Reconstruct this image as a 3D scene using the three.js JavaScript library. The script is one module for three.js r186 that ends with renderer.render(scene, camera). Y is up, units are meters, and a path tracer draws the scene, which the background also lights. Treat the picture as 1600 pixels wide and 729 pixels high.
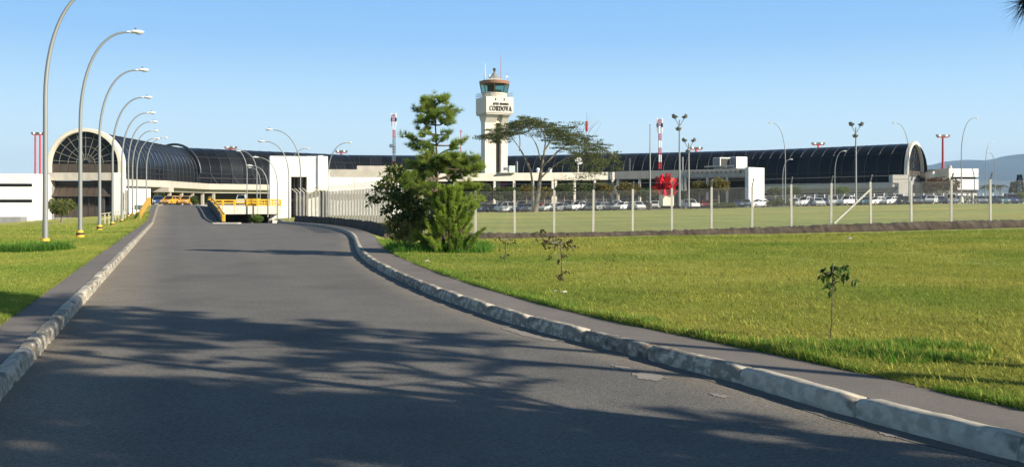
import * as THREE from 'three';
import { mergeGeometries } from 'three/addons/utils/BufferGeometryUtils.js';
import { RoundedBoxGeometry } from 'three/addons/geometries/RoundedBoxGeometry.js';
import { TextGeometry } from 'three/addons/geometries/TextGeometry.js';
import { FontLoader } from 'three/addons/loaders/FontLoader.js';

// ───────────────────────── camera, sky, sun, exposure ─────────────────────────
const scene = new THREE.Scene();
const EYE = 1.7, F = 1570, CX = 800, HY = 315;          // eye height in metres; focal length, centre column and horizon row of the 1600 x 729 photograph
const camera = new THREE.PerspectiveCamera(2 * Math.atan(364.5 / F) * 180 / Math.PI, 1600 / 729, 0.1, 30000);
camera.position.set(0, EYE, 0);
camera.lookAt(0, EYE, -10);
camera.setViewOffset(1600, 729, 0, 364.5 - HY, 1600, 729);
camera.updateProjectionMatrix();

const renderer = new THREE.WebGLRenderer({ antialias: true });
renderer.setSize(1024, 466);
renderer.toneMapping = THREE.LinearToneMapping;
renderer.toneMappingExposure = 1.68;
renderer.shadowMap.enabled = true;
renderer.shadowMap.type = THREE.PCFSoftShadowMap;

const SUN_AZ = [0.885, 0.466], SUN_EL = 26.5 * Math.PI / 180;   // towards the sun: to the right and a little behind the camera
const sunDir = new THREE.Vector3(SUN_AZ[0] * Math.cos(SUN_EL), Math.sin(SUN_EL), SUN_AZ[1] * Math.cos(SUN_EL)).normalize();
const sun = new THREE.DirectionalLight(new THREE.Color(1.0, 0.91, 0.77), 5);
sun.position.copy(sunDir).multiplyScalar(400);
sun.castShadow = true;
sun.shadow.radius = 1;
sun.shadow.mapSize.set(4096, 4096);
Object.assign(sun.shadow.camera, { left: -150, right: 150, top: 150, bottom: -150, near: 1, far: 900 });
scene.add(sun); scene.add(sun.target);

{ // clear morning sky: pale at the horizon, blue above, faintly brighter round the sun
  const W = 256, Hh = 256, d = new Float32Array(W * Hh * 4);
  const mix = (a, b, t) => a.map((v, i) => v + (b[i] - v) * t);
  const stops = [[-90, [.30, .34, .30]], [-3, [.44, .54, .58]], [0, [.95, 1.08, 1.06]], [2, [.84, 1.02, 1.06]], [5, [.57, .83, 1.02]], [9, [.295, .57, .925]], [13, [.215, .47, .89]], [20, [.13, .32, .64]], [32, [.06, .16, .34]], [55, [.03, .08, .18]], [90, [.02, .05, .12]]];
  for (let j = 0; j < Hh; j++) {
    const el = ((j + .5) / Hh - .5) * 180;
    let k = 0; while (k < stops.length - 2 && el > stops[k + 1][0]) k++;
    const c = mix(stops[k][1], stops[k + 1][1], Math.min(1, Math.max(0, (el - stops[k][0]) / (stops[k + 1][0] - stops[k][0]))));
    for (let i = 0; i < W; i++) {
      const a = ((i + .5) / W - .5) * 2 * Math.PI, e = el * Math.PI / 180;
      const dot = Math.cos(e) * Math.cos(a) * sunDir.x + Math.sin(e) * sunDir.y + Math.cos(e) * Math.sin(a) * sunDir.z;
      const g = el > -2 ? .55 * Math.pow(Math.max(0, dot), 10) : 0, o = (j * W + i) * 4;
      d[o] = (c[0] + g) * .67; d[o + 1] = (c[1] + g * .92) * .67; d[o + 2] = (c[2] + g * .75) * .67; d[o + 3] = 1;
    }
  }
  const sky = new THREE.DataTexture(d, W, Hh, THREE.RGBAFormat, THREE.FloatType);
  sky.mapping = THREE.EquirectangularReflectionMapping; sky.magFilter = THREE.LinearFilter; sky.minFilter = THREE.LinearFilter; sky.needsUpdate = true;
  scene.background = sky; scene.environment = sky;
}
scene.fog = new THREE.FogExp2(new THREE.Color(.50, .74, 1.0), 0.00009);

// ───────────────────────── helpers ─────────────────────────
function rng(s) { return () => { s = (s + 0x6d2b79f5) | 0; let t = Math.imul(s ^ (s >>> 15), 1 | s); t = (t + Math.imul(t ^ (t >>> 7), 61 | t)) ^ t; return ((t ^ (t >>> 14)) >>> 0) / 4294967296; }; }
const R = rng(20240611);
const rr = (a, b) => a + (b - a) * R();
const clamp = (v, a = 0, b = 1) => Math.min(b, Math.max(a, v));
const sm = (a, b, v) => { const t = clamp((v - a) / (b - a)); return t * t * (3 - 2 * t); };
const lerp = (a, b, t) => a + (b - a) * t;
const V = (x, e, d) => new THREE.Vector3(x, e, -d);            // metres to the right, above the road, ahead
const at = (px, py, d) => V((px - CX) / F * d, EYE - (py - HY) / F * d, d);   // real place of something seen at a photo pixel, d metres ahead
const gx = (px, d) => (px - CX) / F * d, ge = (py, d) => EYE - (py - HY) / F * d;
const onPlane = (px, py, e = 0) => { const d = (EYE - e) * F / (py - HY); return [gx(px, d), d]; };

function hash(x, y, s) { let h = Math.imul(x, 374761393) + Math.imul(y, 668265263) + Math.imul(s, 974634777); h = Math.imul(h ^ (h >>> 13), 1274126177); return ((h ^ (h >>> 16)) >>> 0) / 4294967296; }
function vnoise(x, y, per, s) { // value noise that repeats every per cells
  const xi = Math.floor(x), yi = Math.floor(y), fx = x - xi, fy = y - yi, u = fx * fx * (3 - 2 * fx), v = fy * fy * (3 - 2 * fy);
  const w = (k) => ((k % per) + per) % per;
  const a = hash(w(xi), w(yi), s), b = hash(w(xi + 1), w(yi), s), c = hash(w(xi), w(yi + 1), s), e = hash(w(xi + 1), w(yi + 1), s);
  return a + (b - a) * u + (c - a) * v + (a - b - c + e) * u * v;
}
function fbm(x, y, per, s, oct = 4) { let v = 0, a = .5, t = 0; for (let i = 0; i < oct; i++) { v += a * vnoise(x, y, per, s + i); t += a; x *= 2; y *= 2; per *= 2; a *= .5; } return v / t; }
function wnoise(x, y, s) { return fbm(x, y, 100000, s, 3); }
const toSRGB = (v) => v <= .0031308 ? v * 12.92 : 1.055 * Math.pow(v, 1 / 2.4) - .055;
function tex(n, fn, color = true) {     // fn(u, v) in 0..1 gives a linear colour [r, g, b] or a number
  const d = new Uint8Array(n * n * 4);
  for (let j = 0; j < n; j++) for (let i = 0; i < n; i++) {
    const c = fn(i / n, j / n), o = (j * n + i) * 4;
    for (let k = 0; k < 3; k++) { const v = typeof c === 'number' ? c : c[k]; d[o + k] = Math.round(255 * clamp(color ? toSRGB(clamp(v)) : v)); }
    d[o + 3] = 255;
  }
  const t = new THREE.DataTexture(d, n, n, THREE.RGBAFormat);
  t.wrapS = t.wrapT = THREE.RepeatWrapping; t.magFilter = THREE.LinearFilter; t.minFilter = THREE.LinearMipmapLinearFilter; t.generateMipmaps = true;
  if (color) t.colorSpace = THREE.SRGBColorSpace;
  t.needsUpdate = true; return t;
}
const every = (t, metres) => { const c = t.clone(); c.repeat.set(1 / metres, 1 / metres); c.needsUpdate = true; return c; };
const mul = (c, k) => c.map((v) => v * k);

// geometry
function boxUV(g) { // uv in metres, projected along the main axis of each face
  g = g.index ? g.toNonIndexed() : g;
  if (!g.attributes.normal) g.computeVertexNormals();
  const p = g.attributes.position, n = g.attributes.normal, uv = new Float32Array(p.count * 2);
  for (let i = 0; i < p.count; i += 3) {
    let ax = 0, ay = 0, az = 0;
    for (let k = 0; k < 3; k++) { ax += n.getX(i + k); ay += n.getY(i + k); az += n.getZ(i + k); }
    const A = Math.abs(ax), B = Math.abs(ay), C = Math.abs(az);
    for (let k = 0; k < 3; k++) {
      const x = p.getX(i + k), y = p.getY(i + k), z = p.getZ(i + k), o = (i + k) * 2;
      if (B >= A && B >= C) { uv[o] = x; uv[o + 1] = z; } else if (A > C) { uv[o] = z; uv[o + 1] = y; } else { uv[o] = x; uv[o + 1] = y; }
    }
  }
  g.setAttribute('uv', new THREE.BufferAttribute(uv, 2));
  return g;
}
function merged(list) {
  const a = list.flat(9).map((g) => { const m = boxUV(g); for (const k of Object.keys(m.attributes)) if (!['position', 'normal', 'uv'].includes(k)) m.deleteAttribute(k); return m; });
  return a.length === 1 ? a[0] : mergeGeometries(a);
}
const seen = {};
function numbered(name) { const n = seen[name] = (seen[name] ?? -1) + 1; return n ? `${name}_${String(n).padStart(3, '0')}` : name; }
function tag(o, label, category, group, kind) { if (label) o.userData.label = label; if (category) o.userData.category = category; if (group) o.userData.group = group; if (kind) o.userData.kind = kind; return o; }
function thing(name, label, category, p = [0, 0, 0], turn = 0, group) {
  const o = new THREE.Group(); o.name = numbered(name); o.position.set(p[0], p[1], p[2]); o.rotation.y = turn; scene.add(o);
  return tag(o, label, category, group);
}
function part(parent, name, geos, mat, label) {
  const m = new THREE.Mesh(geos.isBufferGeometry ? geos : merged(geos), mat); m.name = name; m.castShadow = m.receiveShadow = true; parent.add(m);
  if (label) m.userData.label = label;
  return m;
}
function struct(name, geo, mat) { const m = part(scene, numbered(name), geo, mat); m.userData.kind = 'structure'; return m; }
function solid(name, label, category, geos, mat, group) { return tag(part(scene, numbered(name), geos, mat), label, category, group); }
function copyOf(o, label, p, turn = 0) {
  const c = o.clone(); c.name = numbered(o.name.replace(/_\d{3}$/, '')); scene.add(c);
  if (label) c.userData.label = label;
  if (p) c.position.set(p[0], p[1], p[2]); c.rotation.y = turn; return c;
}
function box(x0, x1, y0, y1, z0, z1) { const g = new THREE.BoxGeometry(Math.abs(x1 - x0), Math.abs(y1 - y0), Math.abs(z1 - z0)); g.translate((x0 + x1) / 2, (y0 + y1) / 2, (z0 + z1) / 2); return g; }
function prism(pts, y0, y1) { // pts: [x, d] outline, walls upright from height y0 to y1
  const s = new THREE.Shape(pts.map(([x, d]) => new THREE.Vector2(x, d)));
  const g = new THREE.ExtrudeGeometry(s, { depth: y1 - y0, bevelEnabled: false }); g.rotateX(-Math.PI / 2); g.translate(0, y0, 0); return g;
}
function cyl(r0, r1, h, n = 12) { const g = new THREE.CylinderGeometry(r1, r0, h, n); g.translate(0, h / 2, 0); return g; }
function bar(a, b, r0, r1 = r0, n = 6) { // round bar from a to b
  const v = b.clone().sub(a), L = v.length(), g = new THREE.CylinderGeometry(r1, r0, L, n); g.translate(0, L / 2, 0);
  g.applyQuaternion(new THREE.Quaternion().setFromUnitVectors(new THREE.Vector3(0, 1, 0), v.normalize())); g.translate(a.x, a.y, a.z); return g;
}
function beam(a, b, w, h) { // square bar from a to b, upright
  const v = b.clone().sub(a), L = v.length(), g = new THREE.BoxGeometry(w, h, L), m = new THREE.Matrix4().lookAt(b, a, new THREE.Vector3(0, 1, 0));
  g.applyMatrix4(m); g.translate((a.x + b.x) / 2, (a.y + b.y) / 2, (a.z + b.z) / 2); return g;
}
function sweep(points, radii, sides = 8) {
  const n = points.length, pos = [], nor = [], idx = [], up = new THREE.Vector3(.31, .07, .95).normalize(), T = new THREE.Vector3(), N = new THREE.Vector3(), B = new THREE.Vector3();
  for (let i = 0; i < n; i++) {
    T.copy(points[Math.min(n - 1, i + 1)]).sub(points[Math.max(0, i - 1)]).normalize();
    N.crossVectors(up, T).normalize(); B.crossVectors(T, N);
    for (let k = 0; k <= sides; k++) {
      const a = k / sides * 2 * Math.PI, c = Math.cos(a), s = Math.sin(a), v = [N.x * c + B.x * s, N.y * c + B.y * s, N.z * c + B.z * s];
      nor.push(...v); pos.push(points[i].x + v[0] * radii[i], points[i].y + v[1] * radii[i], points[i].z + v[2] * radii[i]);
    }
  }
  for (let i = 0; i < n - 1; i++) for (let k = 0; k < sides; k++) { const a = i * (sides + 1) + k, b = a + sides + 1; idx.push(a, a + 1, b, b, a + 1, b + 1); }
  const g = new THREE.BufferGeometry(); g.setAttribute('position', new THREE.Float32BufferAttribute(pos, 3)); g.setAttribute('normal', new THREE.Float32BufferAttribute(nor, 3)); g.setIndex(idx); return g;
}
// a loose set of triangles with vertex colours: leaves, needles, blades
class Leaves {
  constructor() { this.p = []; this.c = []; }
  tri(a, b, c, col) { this.p.push(a.x, a.y, a.z, b.x, b.y, b.z, c.x, c.y, c.z); for (let i = 0; i < 3; i++) this.c.push(col[0], col[1], col[2]); }
  leaf(at, dir, side, L, W, col) { // folded leaf
    const m = at.clone().addScaledVector(dir, L * .45), t = at.clone().addScaledVector(dir, L), l = m.clone().addScaledVector(side, W / 2), r = m.clone().addScaledVector(side, -W / 2);
    l.y += W * .15; r.y += W * .15;
    this.tri(at, l, t, col); this.tri(at, t, r, col);
  }
  needle(at, dir, side, L, W, col) { const t = at.clone().addScaledVector(dir, L); this.tri(at.clone().addScaledVector(side, W / 2), t, at.clone().addScaledVector(side, -W / 2), col); }
  build() { const g = new THREE.BufferGeometry(); g.setAttribute('position', new THREE.Float32BufferAttribute(this.p, 3)); g.setAttribute('color', new THREE.Float32BufferAttribute(this.c, 3)); g.computeVertexNormals(); return g; }
}
function leafPart(parent, name, leaves, mat, stuff) { const m = new THREE.Mesh(leaves.build(), mat); m.name = name; m.castShadow = m.receiveShadow = true; parent.add(m); if (stuff) m.userData.kind = 'stuff'; return m; }
const rdir = (r = R) => { const z = 2 * r() - 1, a = 2 * Math.PI * r(), s = Math.sqrt(1 - z * z); return new THREE.Vector3(s * Math.cos(a), z, s * Math.sin(a)); };
const perp = (d, r = R) => new THREE.Vector3().crossVectors(d, rdir(r)).normalize();

// ───────────────────────── materials ─────────────────────────
const std = (o) => new THREE.MeshStandardMaterial({ roughness: .9, metalness: 0, ...o });
const spec = (o) => new THREE.MeshPhysicalMaterial({ metalness: 0, specularIntensity: .24, ...o });
const C = (r, g, b) => new THREE.Color().setRGB(r, g, b);
const leafMat = (through = .4) => new THREE.MeshPhysicalMaterial({ vertexColors: true, roughness: 1, transmission: through, thickness: 0, side: THREE.DoubleSide, specularIntensity: .25 });

const asphaltT = tex(1024, (u, v) => {
  const n = fbm(u * 200, v * 200, 200, 3, 2), m = fbm(u * 6, v * 6, 6, 9, 5), sp = hash(Math.floor(u * 512), Math.floor(v * 512), 5);
  let k = .110 + .033 * (m - .5) + .10 * (n - .5) + (sp > .985 ? .09 : sp < .03 ? -.03 : 0);
  return [k * 1.12, k * 1.03, k * .88];
});
const asphaltB = tex(512, (u, v) => fbm(u * 160, v * 160, 160, 21, 3), false);
const concreteT = tex(512, (u, v) => {
  const n = fbm(u * 5, v * 5, 5, 31, 6), f = fbm(u * 120, v * 120, 120, 37, 2), st = fbm(u * 24, v * 2, 2, 43, 3);
  const k = 1 + .34 * (n - .5) + .22 * (f - .5) - .3 * Math.max(0, st - .6); return [k * .72, k * .72, k * .72];
});
const stainT = tex(512, (u, v) => { // rain streaks below the top of walls
  const st = fbm(u * 40, v * 3, 3, 53, 4), n = fbm(u * 8, v * 8, 8, 57, 4);
  const k = clamp(1 - .75 * Math.max(0, st - .52) - .25 * Math.max(0, n - .5)); return [k * .86, k * .845, k * .81];
});
const grassT = tex(1024, (u, v) => {
  const a = fbm(u * 7, v * 7, 7, 61, 5), b = fbm(u * 90, v * 90, 90, 67, 3), c = fbm(u * 22, v * 22, 22, 71, 3);
  const k = .55 + .55 * b + .35 * (c - .5), y = clamp(.5 + 1.8 * (a - .5) + .8 * (b - .5));
  return [k * lerp(.25, .47, y), k * lerp(.34, .44, y), k * lerp(.045, .09, y)];
});
const soilT = tex(256, (u, v) => { const n = fbm(u * 12, v * 12, 12, 81, 5), k = .4 + 1.2 * n; return [k * .085, k * .062, k * .042]; });
const kerbT = (wear, s, dirt) => tex(512, (u, v) => { // old paint over concrete, grime in the hollows
  const n = fbm(u * 14, v * 14, 14, s, 6), m = fbm(u * 4, v * 4, 4, s + 7, 4), f = fbm(u * 70, v * 70, 70, s + 3, 2), g = fbm(u * 30, v * 22, 22, s + 11, 4);
  const q = .5 * n + .3 * m + .2 * g, paint = sm(wear - .10, wear + .07, q), grime = clamp(dirt * sm(.46, .60, .6 * g + .4 * m)), k = .86 + .28 * f;
  return [[.53, .195, .06], [.475, .17, .052], [.37, .13, .038]].map(([a, b, c]) => k * lerp(lerp(b, a, paint), lerp(b, c, .7), grime * (1 - .35 * paint)));
});
const M = {
  road: std({ map: every(asphaltT, 3.1), bumpMap: every(asphaltB, 1.1), bumpScale: .006, roughness: .93, vertexColors: true }),
  lot: std({ map: every(asphaltT, 5), color: C(1.1, 1.1, 1.1) }),
  walk: std({ map: every(concreteT, 2.7), color: C(.215, .185, .155), bumpMap: every(asphaltB, .8), bumpScale: .004, vertexColors: true }),
  gutter: std({ map: every(concreteT, 2.1), color: C(.20, .18, .15) }),
  gutter2: std({ map: every(concreteT, 1.3), color: C(.34, .30, .25) }),
  lawn: std({ map: every(grassT, 4.3), roughness: 1, vertexColors: true, bumpMap: every(asphaltB, 1.4), bumpScale: .05 }),
  ground: std({ map: every(grassT, 19), color: C(.85, .85, .8), roughness: 1 }),
  soil: std({ map: every(soilT, 1.6), roughness: 1, vertexColors: true }),
  kerb: [std({ map: every(kerbT(.36, 101, .45), 1.9), roughness: .8 }), std({ map: every(kerbT(.44, 131, .8), 1.7), roughness: .85 }), std({ map: every(kerbT(.49, 151, 1.0), 1.5), roughness: .9 }), std({ map: every(kerbT(.53, 171, 1.15), 1.3), roughness: .9 })],
  cream: std({ map: every(stainT, 7), color: C(.80, .75, .64), roughness: .85 }),
  white: std({ map: every(stainT, 9), color: C(.95, .945, .92), roughness: .8 }),
  conc: std({ map: every(concreteT, 4), color: C(.64, .585, .49), roughness: .9 }),
  greyconc: std({ map: every(concreteT, 4), color: C(.36, .36, .36), roughness: .9 }),
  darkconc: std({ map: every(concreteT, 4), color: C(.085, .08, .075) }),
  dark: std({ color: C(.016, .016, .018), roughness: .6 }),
  brown: std({ map: every(concreteT, 3), color: C(.095, .07, .05), roughness: .55 }),
  brownglass: spec({ color: C(.035, .026, .02), roughness: .12 }),
  glass: spec({ color: C(.011, .012, .014), roughness: .3 }),
  glass2: spec({ color: C(.016, .018, .021), roughness: .38 }),
  glass3: spec({ color: C(.008, .009, .011), roughness: .22 }),
  rib: std({ color: C(.05, .055, .06), roughness: .38, metalness: .3 }),
  spoke: std({ color: C(.22, .21, .18), roughness: .5 }),
  steel: std({ color: C(.27, .28, .27), roughness: .55, metalness: .35 }),
  steeldark: std({ color: C(.16, .165, .17), roughness: .5, metalness: .4 }),
  lamphead: std({ color: C(.72, .72, .70), roughness: .4 }),
  lens: std({ color: C(.5, .5, .48), roughness: .15 }),
  yellow: std({ color: C(.80, .46, .03), roughness: .6 }),
  black: std({ color: C(.02, .02, .02), roughness: .7 }),
  red: std({ color: C(.55, .03, .025), roughness: .55 }),
  redshine: std({ color: C(.72, .012, .03), roughness: .22, side: THREE.DoubleSide }),
  reddeep: std({ color: C(.36, .006, .012), roughness: .35, side: THREE.DoubleSide }),
  redpale: std({ color: C(.85, .16, .15), roughness: .12, side: THREE.DoubleSide }),
  paint: std({ color: C(.82, .82, .80), roughness: .6 }),
  post: std({ map: every(concreteT, .9), color: C(.80, .74, .62), roughness: .9 }),
  bark: std({ map: every(soilT, .5), color: C(1.7, 1.7, 1.7), roughness: 1 }),
  palebark: std({ map: every(concreteT, .9), color: C(.30, .26, .20), roughness: 1 }),
  tyre: std({ color: C(.018, .018, .018), roughness: .9 }),
  carglass: spec({ color: C(.012, .015, .018), roughness: .06 }),
  leaf: leafMat(.4), needle: leafMat(.5), blade: leafMat(.45),
};
// ───────────────────────── the lie of the land ─────────────────────────
// The road runs away along u, 18.7 degrees to the left of the view; s = metres along it, off = metres to its right.
const UX = -0.3205, UD = 0.9473;
const sOf = (x, d) => x * UX + d * UD, offOf = (x, d) => x * UD - d * UX;
const so = (s, off) => [s * UX + off * UD, s * UD - off * UX];          // back to [x, d]
const KL = -1.4;                                                        // near kerb line (face)
const S0 = 79, S1 = 117, DECK = 1.18;
const ramp = (s) => DECK * sm(S0, S1, s);
// right kerb base, read along the road, then smoothed into a curve
const kerbPts = [[1900, 812], [1700, 755], [1587, 722], [1324, 652], [1131, 594], [906, 536], [800, 507], [721, 480], [657, 455], [613, 434], [584, 418], [570, 408], [560.5, 398], [555.5, 388], [553, 380], [550, 372], [542, 365.5], [524, 359.5], [496, 354.3], [466, 351], [432, 348.6]].map(([a, b]) => onPlane(a, b));
kerbPts.unshift([kerbPts[0][0] + 9, kerbPts[0][1] - 30], [kerbPts[0][0] + 2.6, kerbPts[0][1] - 9]);
const kc = new THREE.CatmullRomCurve3(kerbPts.map(([x, d]) => new THREE.Vector3(x, 0, d)), false, 'centripetal');
const KERB = kc.getSpacedPoints(900).map((p) => [p.x, p.z]);
const offsetLine = (line, w) => line.map(([x, d], i) => { const a = line[Math.max(0, i - 3)], b = line[Math.min(line.length - 1, i + 3)], L = Math.hypot(b[0] - a[0], b[1] - a[1]); return [x + (b[1] - a[1]) / L * w, d - (b[0] - a[0]) / L * w]; });
const KW = .17, SWR = 1.0;                                              // kerb width; outer edge of the far sidewalk from the kerb face
const WALKR_IN = offsetLine(KERB, KW), WALKR_OUT = offsetLine(KERB, SWR);
const xAt = (line, d) => { for (let i = 0; i < line.length - 1; i++) { const [x0, d0] = line[i], [x1, d1] = line[i + 1]; if (d >= d0 && d <= d1) return lerp(x0, x1, (d - d0) / (d1 - d0 || 1)); } return d < line[0][1] ? line[0][0] : line[line.length - 1][0]; };
const KH = .17;
// heights
const HR = (x, d) => { // lawn and field on the far side of the road
  const rise = .02 * Math.min(75, Math.max(0, x)) * sm(12, 45, d);
  return .15 + rise - .31 * sm(31, 49, d) + .05 * (wnoise(x * .35, d * .35, 7) - .5) * sm(8, 14, d) + .16 * (wnoise(x * .06, d * .06, 8) - .5) * sm(20, 60, d);
};
const HL = (x, d) => { // grass on the lamp side
  const s = sOf(x, d), o = -offOf(x, d), t = sm(2.2, 5.2, o);
  const foot = .06 - .5 * sm(40, 105, s) + .12 * (wnoise(x * .3, d * .3, 17) - .5);
  return lerp(ramp(s) + .14, foot, t) - 1.9 * sm(7, 42, o) * sm(45, 150, s) - .3 * sm(5, 12, o) * sm(90, 130, s);
};
const vcol = (g, fn) => { const p = g.attributes.position, c = new Float32Array(p.count * 3); for (let i = 0; i < p.count; i++) { const k = fn(p.getX(i), -p.getZ(i), p.getY(i)); c.set(typeof k === 'number' ? [k, k, k] : k, i * 3); } g.setAttribute('color', new THREE.BufferAttribute(c, 3)); return g; };
function sheet(rows) { // rows of [x, e, d], all the same length, laid from near to far
  const n = rows[0].length, pos = [], uv = [], idx = [];
  rows.forEach((r) => r.forEach(([x, e, d]) => { pos.push(x, e, -d); uv.push(x, d); }));
  for (let j = 0; j < rows.length - 1; j++) for (let i = 0; i < n - 1; i++) { const a = j * n + i, b = a + 1, c = a + n, e = c + 1; idx.push(a, b, c, b, e, c); }
  const g = new THREE.BufferGeometry(); g.setAttribute('position', new THREE.Float32BufferAttribute(pos, 3)); g.setAttribute('uv', new THREE.Float32BufferAttribute(uv, 2)); g.setIndex(idx); g.computeVertexNormals(); return g;
}
const steps = (a, b, k0, k1) => { const o = [a]; let v = a; while (v < b) { v += lerp(k0, k1, clamp((v - a) / (b - a))); o.push(Math.min(v, b)); } return o; };
const patchy = (x, d) => { const n = wnoise(x * .23, d * .23, 31), m = wnoise(x * .05, d * .05, 33), f = wnoise(x * 1.3, d * 1.3, 35), k = .78 + .3 * n + .25 * m + .22 * f; return [k * (.9 + .35 * m), k, k * .9]; };
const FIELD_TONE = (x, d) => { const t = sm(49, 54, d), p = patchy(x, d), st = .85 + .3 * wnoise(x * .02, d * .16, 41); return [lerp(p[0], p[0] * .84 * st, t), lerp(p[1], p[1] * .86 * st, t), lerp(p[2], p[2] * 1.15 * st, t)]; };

// far lawn and the field behind the fence
{
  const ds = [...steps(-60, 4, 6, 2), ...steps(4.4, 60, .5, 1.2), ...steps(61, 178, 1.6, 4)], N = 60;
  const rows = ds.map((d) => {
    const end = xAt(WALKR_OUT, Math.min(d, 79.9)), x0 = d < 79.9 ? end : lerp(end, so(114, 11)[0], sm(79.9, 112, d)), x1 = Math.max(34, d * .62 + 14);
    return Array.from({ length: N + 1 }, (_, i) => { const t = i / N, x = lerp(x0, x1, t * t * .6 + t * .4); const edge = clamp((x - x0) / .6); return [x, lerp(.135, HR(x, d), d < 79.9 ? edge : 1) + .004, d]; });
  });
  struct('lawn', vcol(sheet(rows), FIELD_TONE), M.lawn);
}
// grass on the lamp side, falling towards the terminal
{
  const ss = [...steps(-60, 0, 8, 2), ...steps(.5, 70, .6, 1.4), ...steps(71.5, 190, 1.5, 4)], N = 46;
  const rows = ss.map((s) => Array.from({ length: N + 1 }, (_, i) => { const t = 1 - i / N, o = KL - .66 - (t * t) * 95, [x, d] = so(s, o); return [x, HL(x, d), d]; }));
  struct('lawn', vcol(sheet(rows), patchy), M.lawn);
}
// ground out to the horizon, lower than everything laid on it
{
  const ax = [-9000, -3000, -900, -400, -220, -140, -100, -70, -50, -40, -30, -20, -12, -6, 0, 6, 14, 26, 44, 70, 110, 180, 300, 600, 1500, 4000, 9000];
  const ad = [-9000, -2000, -600, -200, -80, -40, -15, 0, 15, 30, 45, 60, 72, 84, 96, 110, 125, 145, 165, 185, 215, 260, 340, 600, 1500, 4000, 9000];
  const rows = ad.map((d) => ax.map((x) => {
    const o = offOf(x, d), s = sOf(x, d);
    let e = -.5; if (s > 60 && s < 190) e = lerp(-5.2, e, sm(18, 40, o)) ; if (o < -4) e = Math.min(e, -.5 - 4.6 * sm(10, 80, s));
    if (x > 30 && d > 170) e = lerp(e, .9, sm(30, 90, x)); if (Math.abs(x) > 250 || d > 300) e = -.6;
    return [x, e, d];
  }));
  struct('ground', sheet(rows), M.ground);
}

// ───────────────────────── road, kerbs, sidewalks ─────────────────────────
const roadTone = (x, d) => {
  const off = offOf(x, d), kx = xAt(KERB, clamp(d, -30, 79.8)), w = x < kx + .2 ? (kx - x) : 9, n = wnoise(x * .7, d * .18, 51), m = wnoise(x * .12, d * .09, 53);
  const a = sm(1.5, .2, off - KL + .6 * (n - .5)), b = sm(.75, .15, w + .2 * (n - .5));                // dust gathered along both kerbs
  const k = .88 + .26 * m + .14 * (n - .5), q = Math.max(a * .9, b * .7), worn = .07 * Math.exp(-Math.pow((off - .6) / .5, 2)) + .10 * Math.exp(-Math.pow((off - 2.6) / .5, 2));
  const spot = Math.max(0, wnoise(x * .55 + 9, d * .4, 57) - .62) * 1.1, kk = k + worn - spot; return [kk * lerp(1, 1.75, q), kk * lerp(1, 1.62, q), kk * lerp(1, 1.42, q)];
};
{
  const ds = [...steps(-60, 3, 5, 1), ...steps(3.4, 40, .25, .7), ...steps(41, 79.8, .9, 1.2)], N = 44;
  const rows = ds.map((d) => { // left edge: the near kerb line at this depth
    const xl = (KL - .05 + UX * d) / UD, xr = xAt(KERB, d) + .03;
    return Array.from({ length: N + 1 }, (_, i) => { const x = lerp(xl, xr, i / N), s = sOf(x, d); return [x, .004 + (offOf(x, d) < 4 ? ramp(s) : 0), d]; });
  });
  struct('road', vcol(sheet(rows), roadTone), M.road);
  // up the ramp, and the branch that dips under the deck
  const up = steps(75.2, 178, 1.5, 5).map((s) => Array.from({ length: 15 }, (_, i) => { const o = lerp(KL - .05, 3.62, i / 14), [x, d] = so(s, o); return [x, ramp(s) + (s < 84 ? .002 : .004), d]; }));
  struct('ramp_road', vcol(sheet(up), roadTone), M.road);
  const down = steps(77.5, 150, 1.5, 4).map((s) => Array.from({ length: 9 }, (_, i) => { const o = lerp(3.62, lerp(8.4, 11, sm(79, 112, s)), i / 8), [x, d] = so(s, o); return [x, -3.6 * sm(80, 110, s) + .001, d]; }));
  struct('underpass_road', vcol(sheet(down), roadTone), M.road);
}
{ // gutter strips of poured concrete against the kerbs, cracked patches in places
  const strip = (line, a, b, e, jag) => sheet(line.map(([x, d], i) => { const [p, q] = [offsetLine(line.slice(Math.max(0, i - 3), i + 4), a)[Math.min(3, i)], offsetLine(line.slice(Math.max(0, i - 3), i + 4), b + jag * (wnoise(x * 2, d * 2, 61) - .5))[Math.min(3, i)]]; return [[q[0], e, q[1]], [p[0], e, p[1]]]; }));
  const near = KERB.filter(([, d]) => d > 2 && d < 48);
  struct('gutter', strip(near, .03, -.13, .008, .2), M.gutter);
}
// pale cement patches worn into the road edge
for (const q of [[[782, 513], [800, 513.5], [838, 524], [872, 531.5], [866, 535], [826, 527], [806, 521]], [[952, 570], [978, 573], [998, 579], [984, 580.5], [962, 575]], [[986, 584], [1020, 583], [1046, 590], [1030, 595], [1000, 593]], [[1106, 614], [1132, 618], [1138, 621.5], [1116, 620]], [[1376, 676], [1402, 680], [1400, 684], [1384, 682]]]) {
  const pts = q.map(([a, b]) => onPlane(a, b)).flatMap((p, i, l) => { const n = l[(i + 1) % l.length], o = []; for (let k = 0; k < 7; k++) { const j = k ? .05 : .02; o.push([lerp(p[0], n[0], k / 7) + (R() - .5) * j, lerp(p[1], n[1], k / 7) + (R() - .5) * j * 2]); } return o; }), s = new THREE.Shape(pts.map(([x, d]) => new THREE.Vector2(x, d))), g = new THREE.ShapeGeometry(s); g.rotateX(-Math.PI / 2); g.translate(0, .0085, 0); struct('cement_patch', g, M.gutter2);
}
const walkTone = (x, d) => { const n = wnoise(x * .9, d * .9, 71), m = wnoise(x * .2, d * .2, 73); return .82 + .2 * n + .25 * m; };
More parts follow.
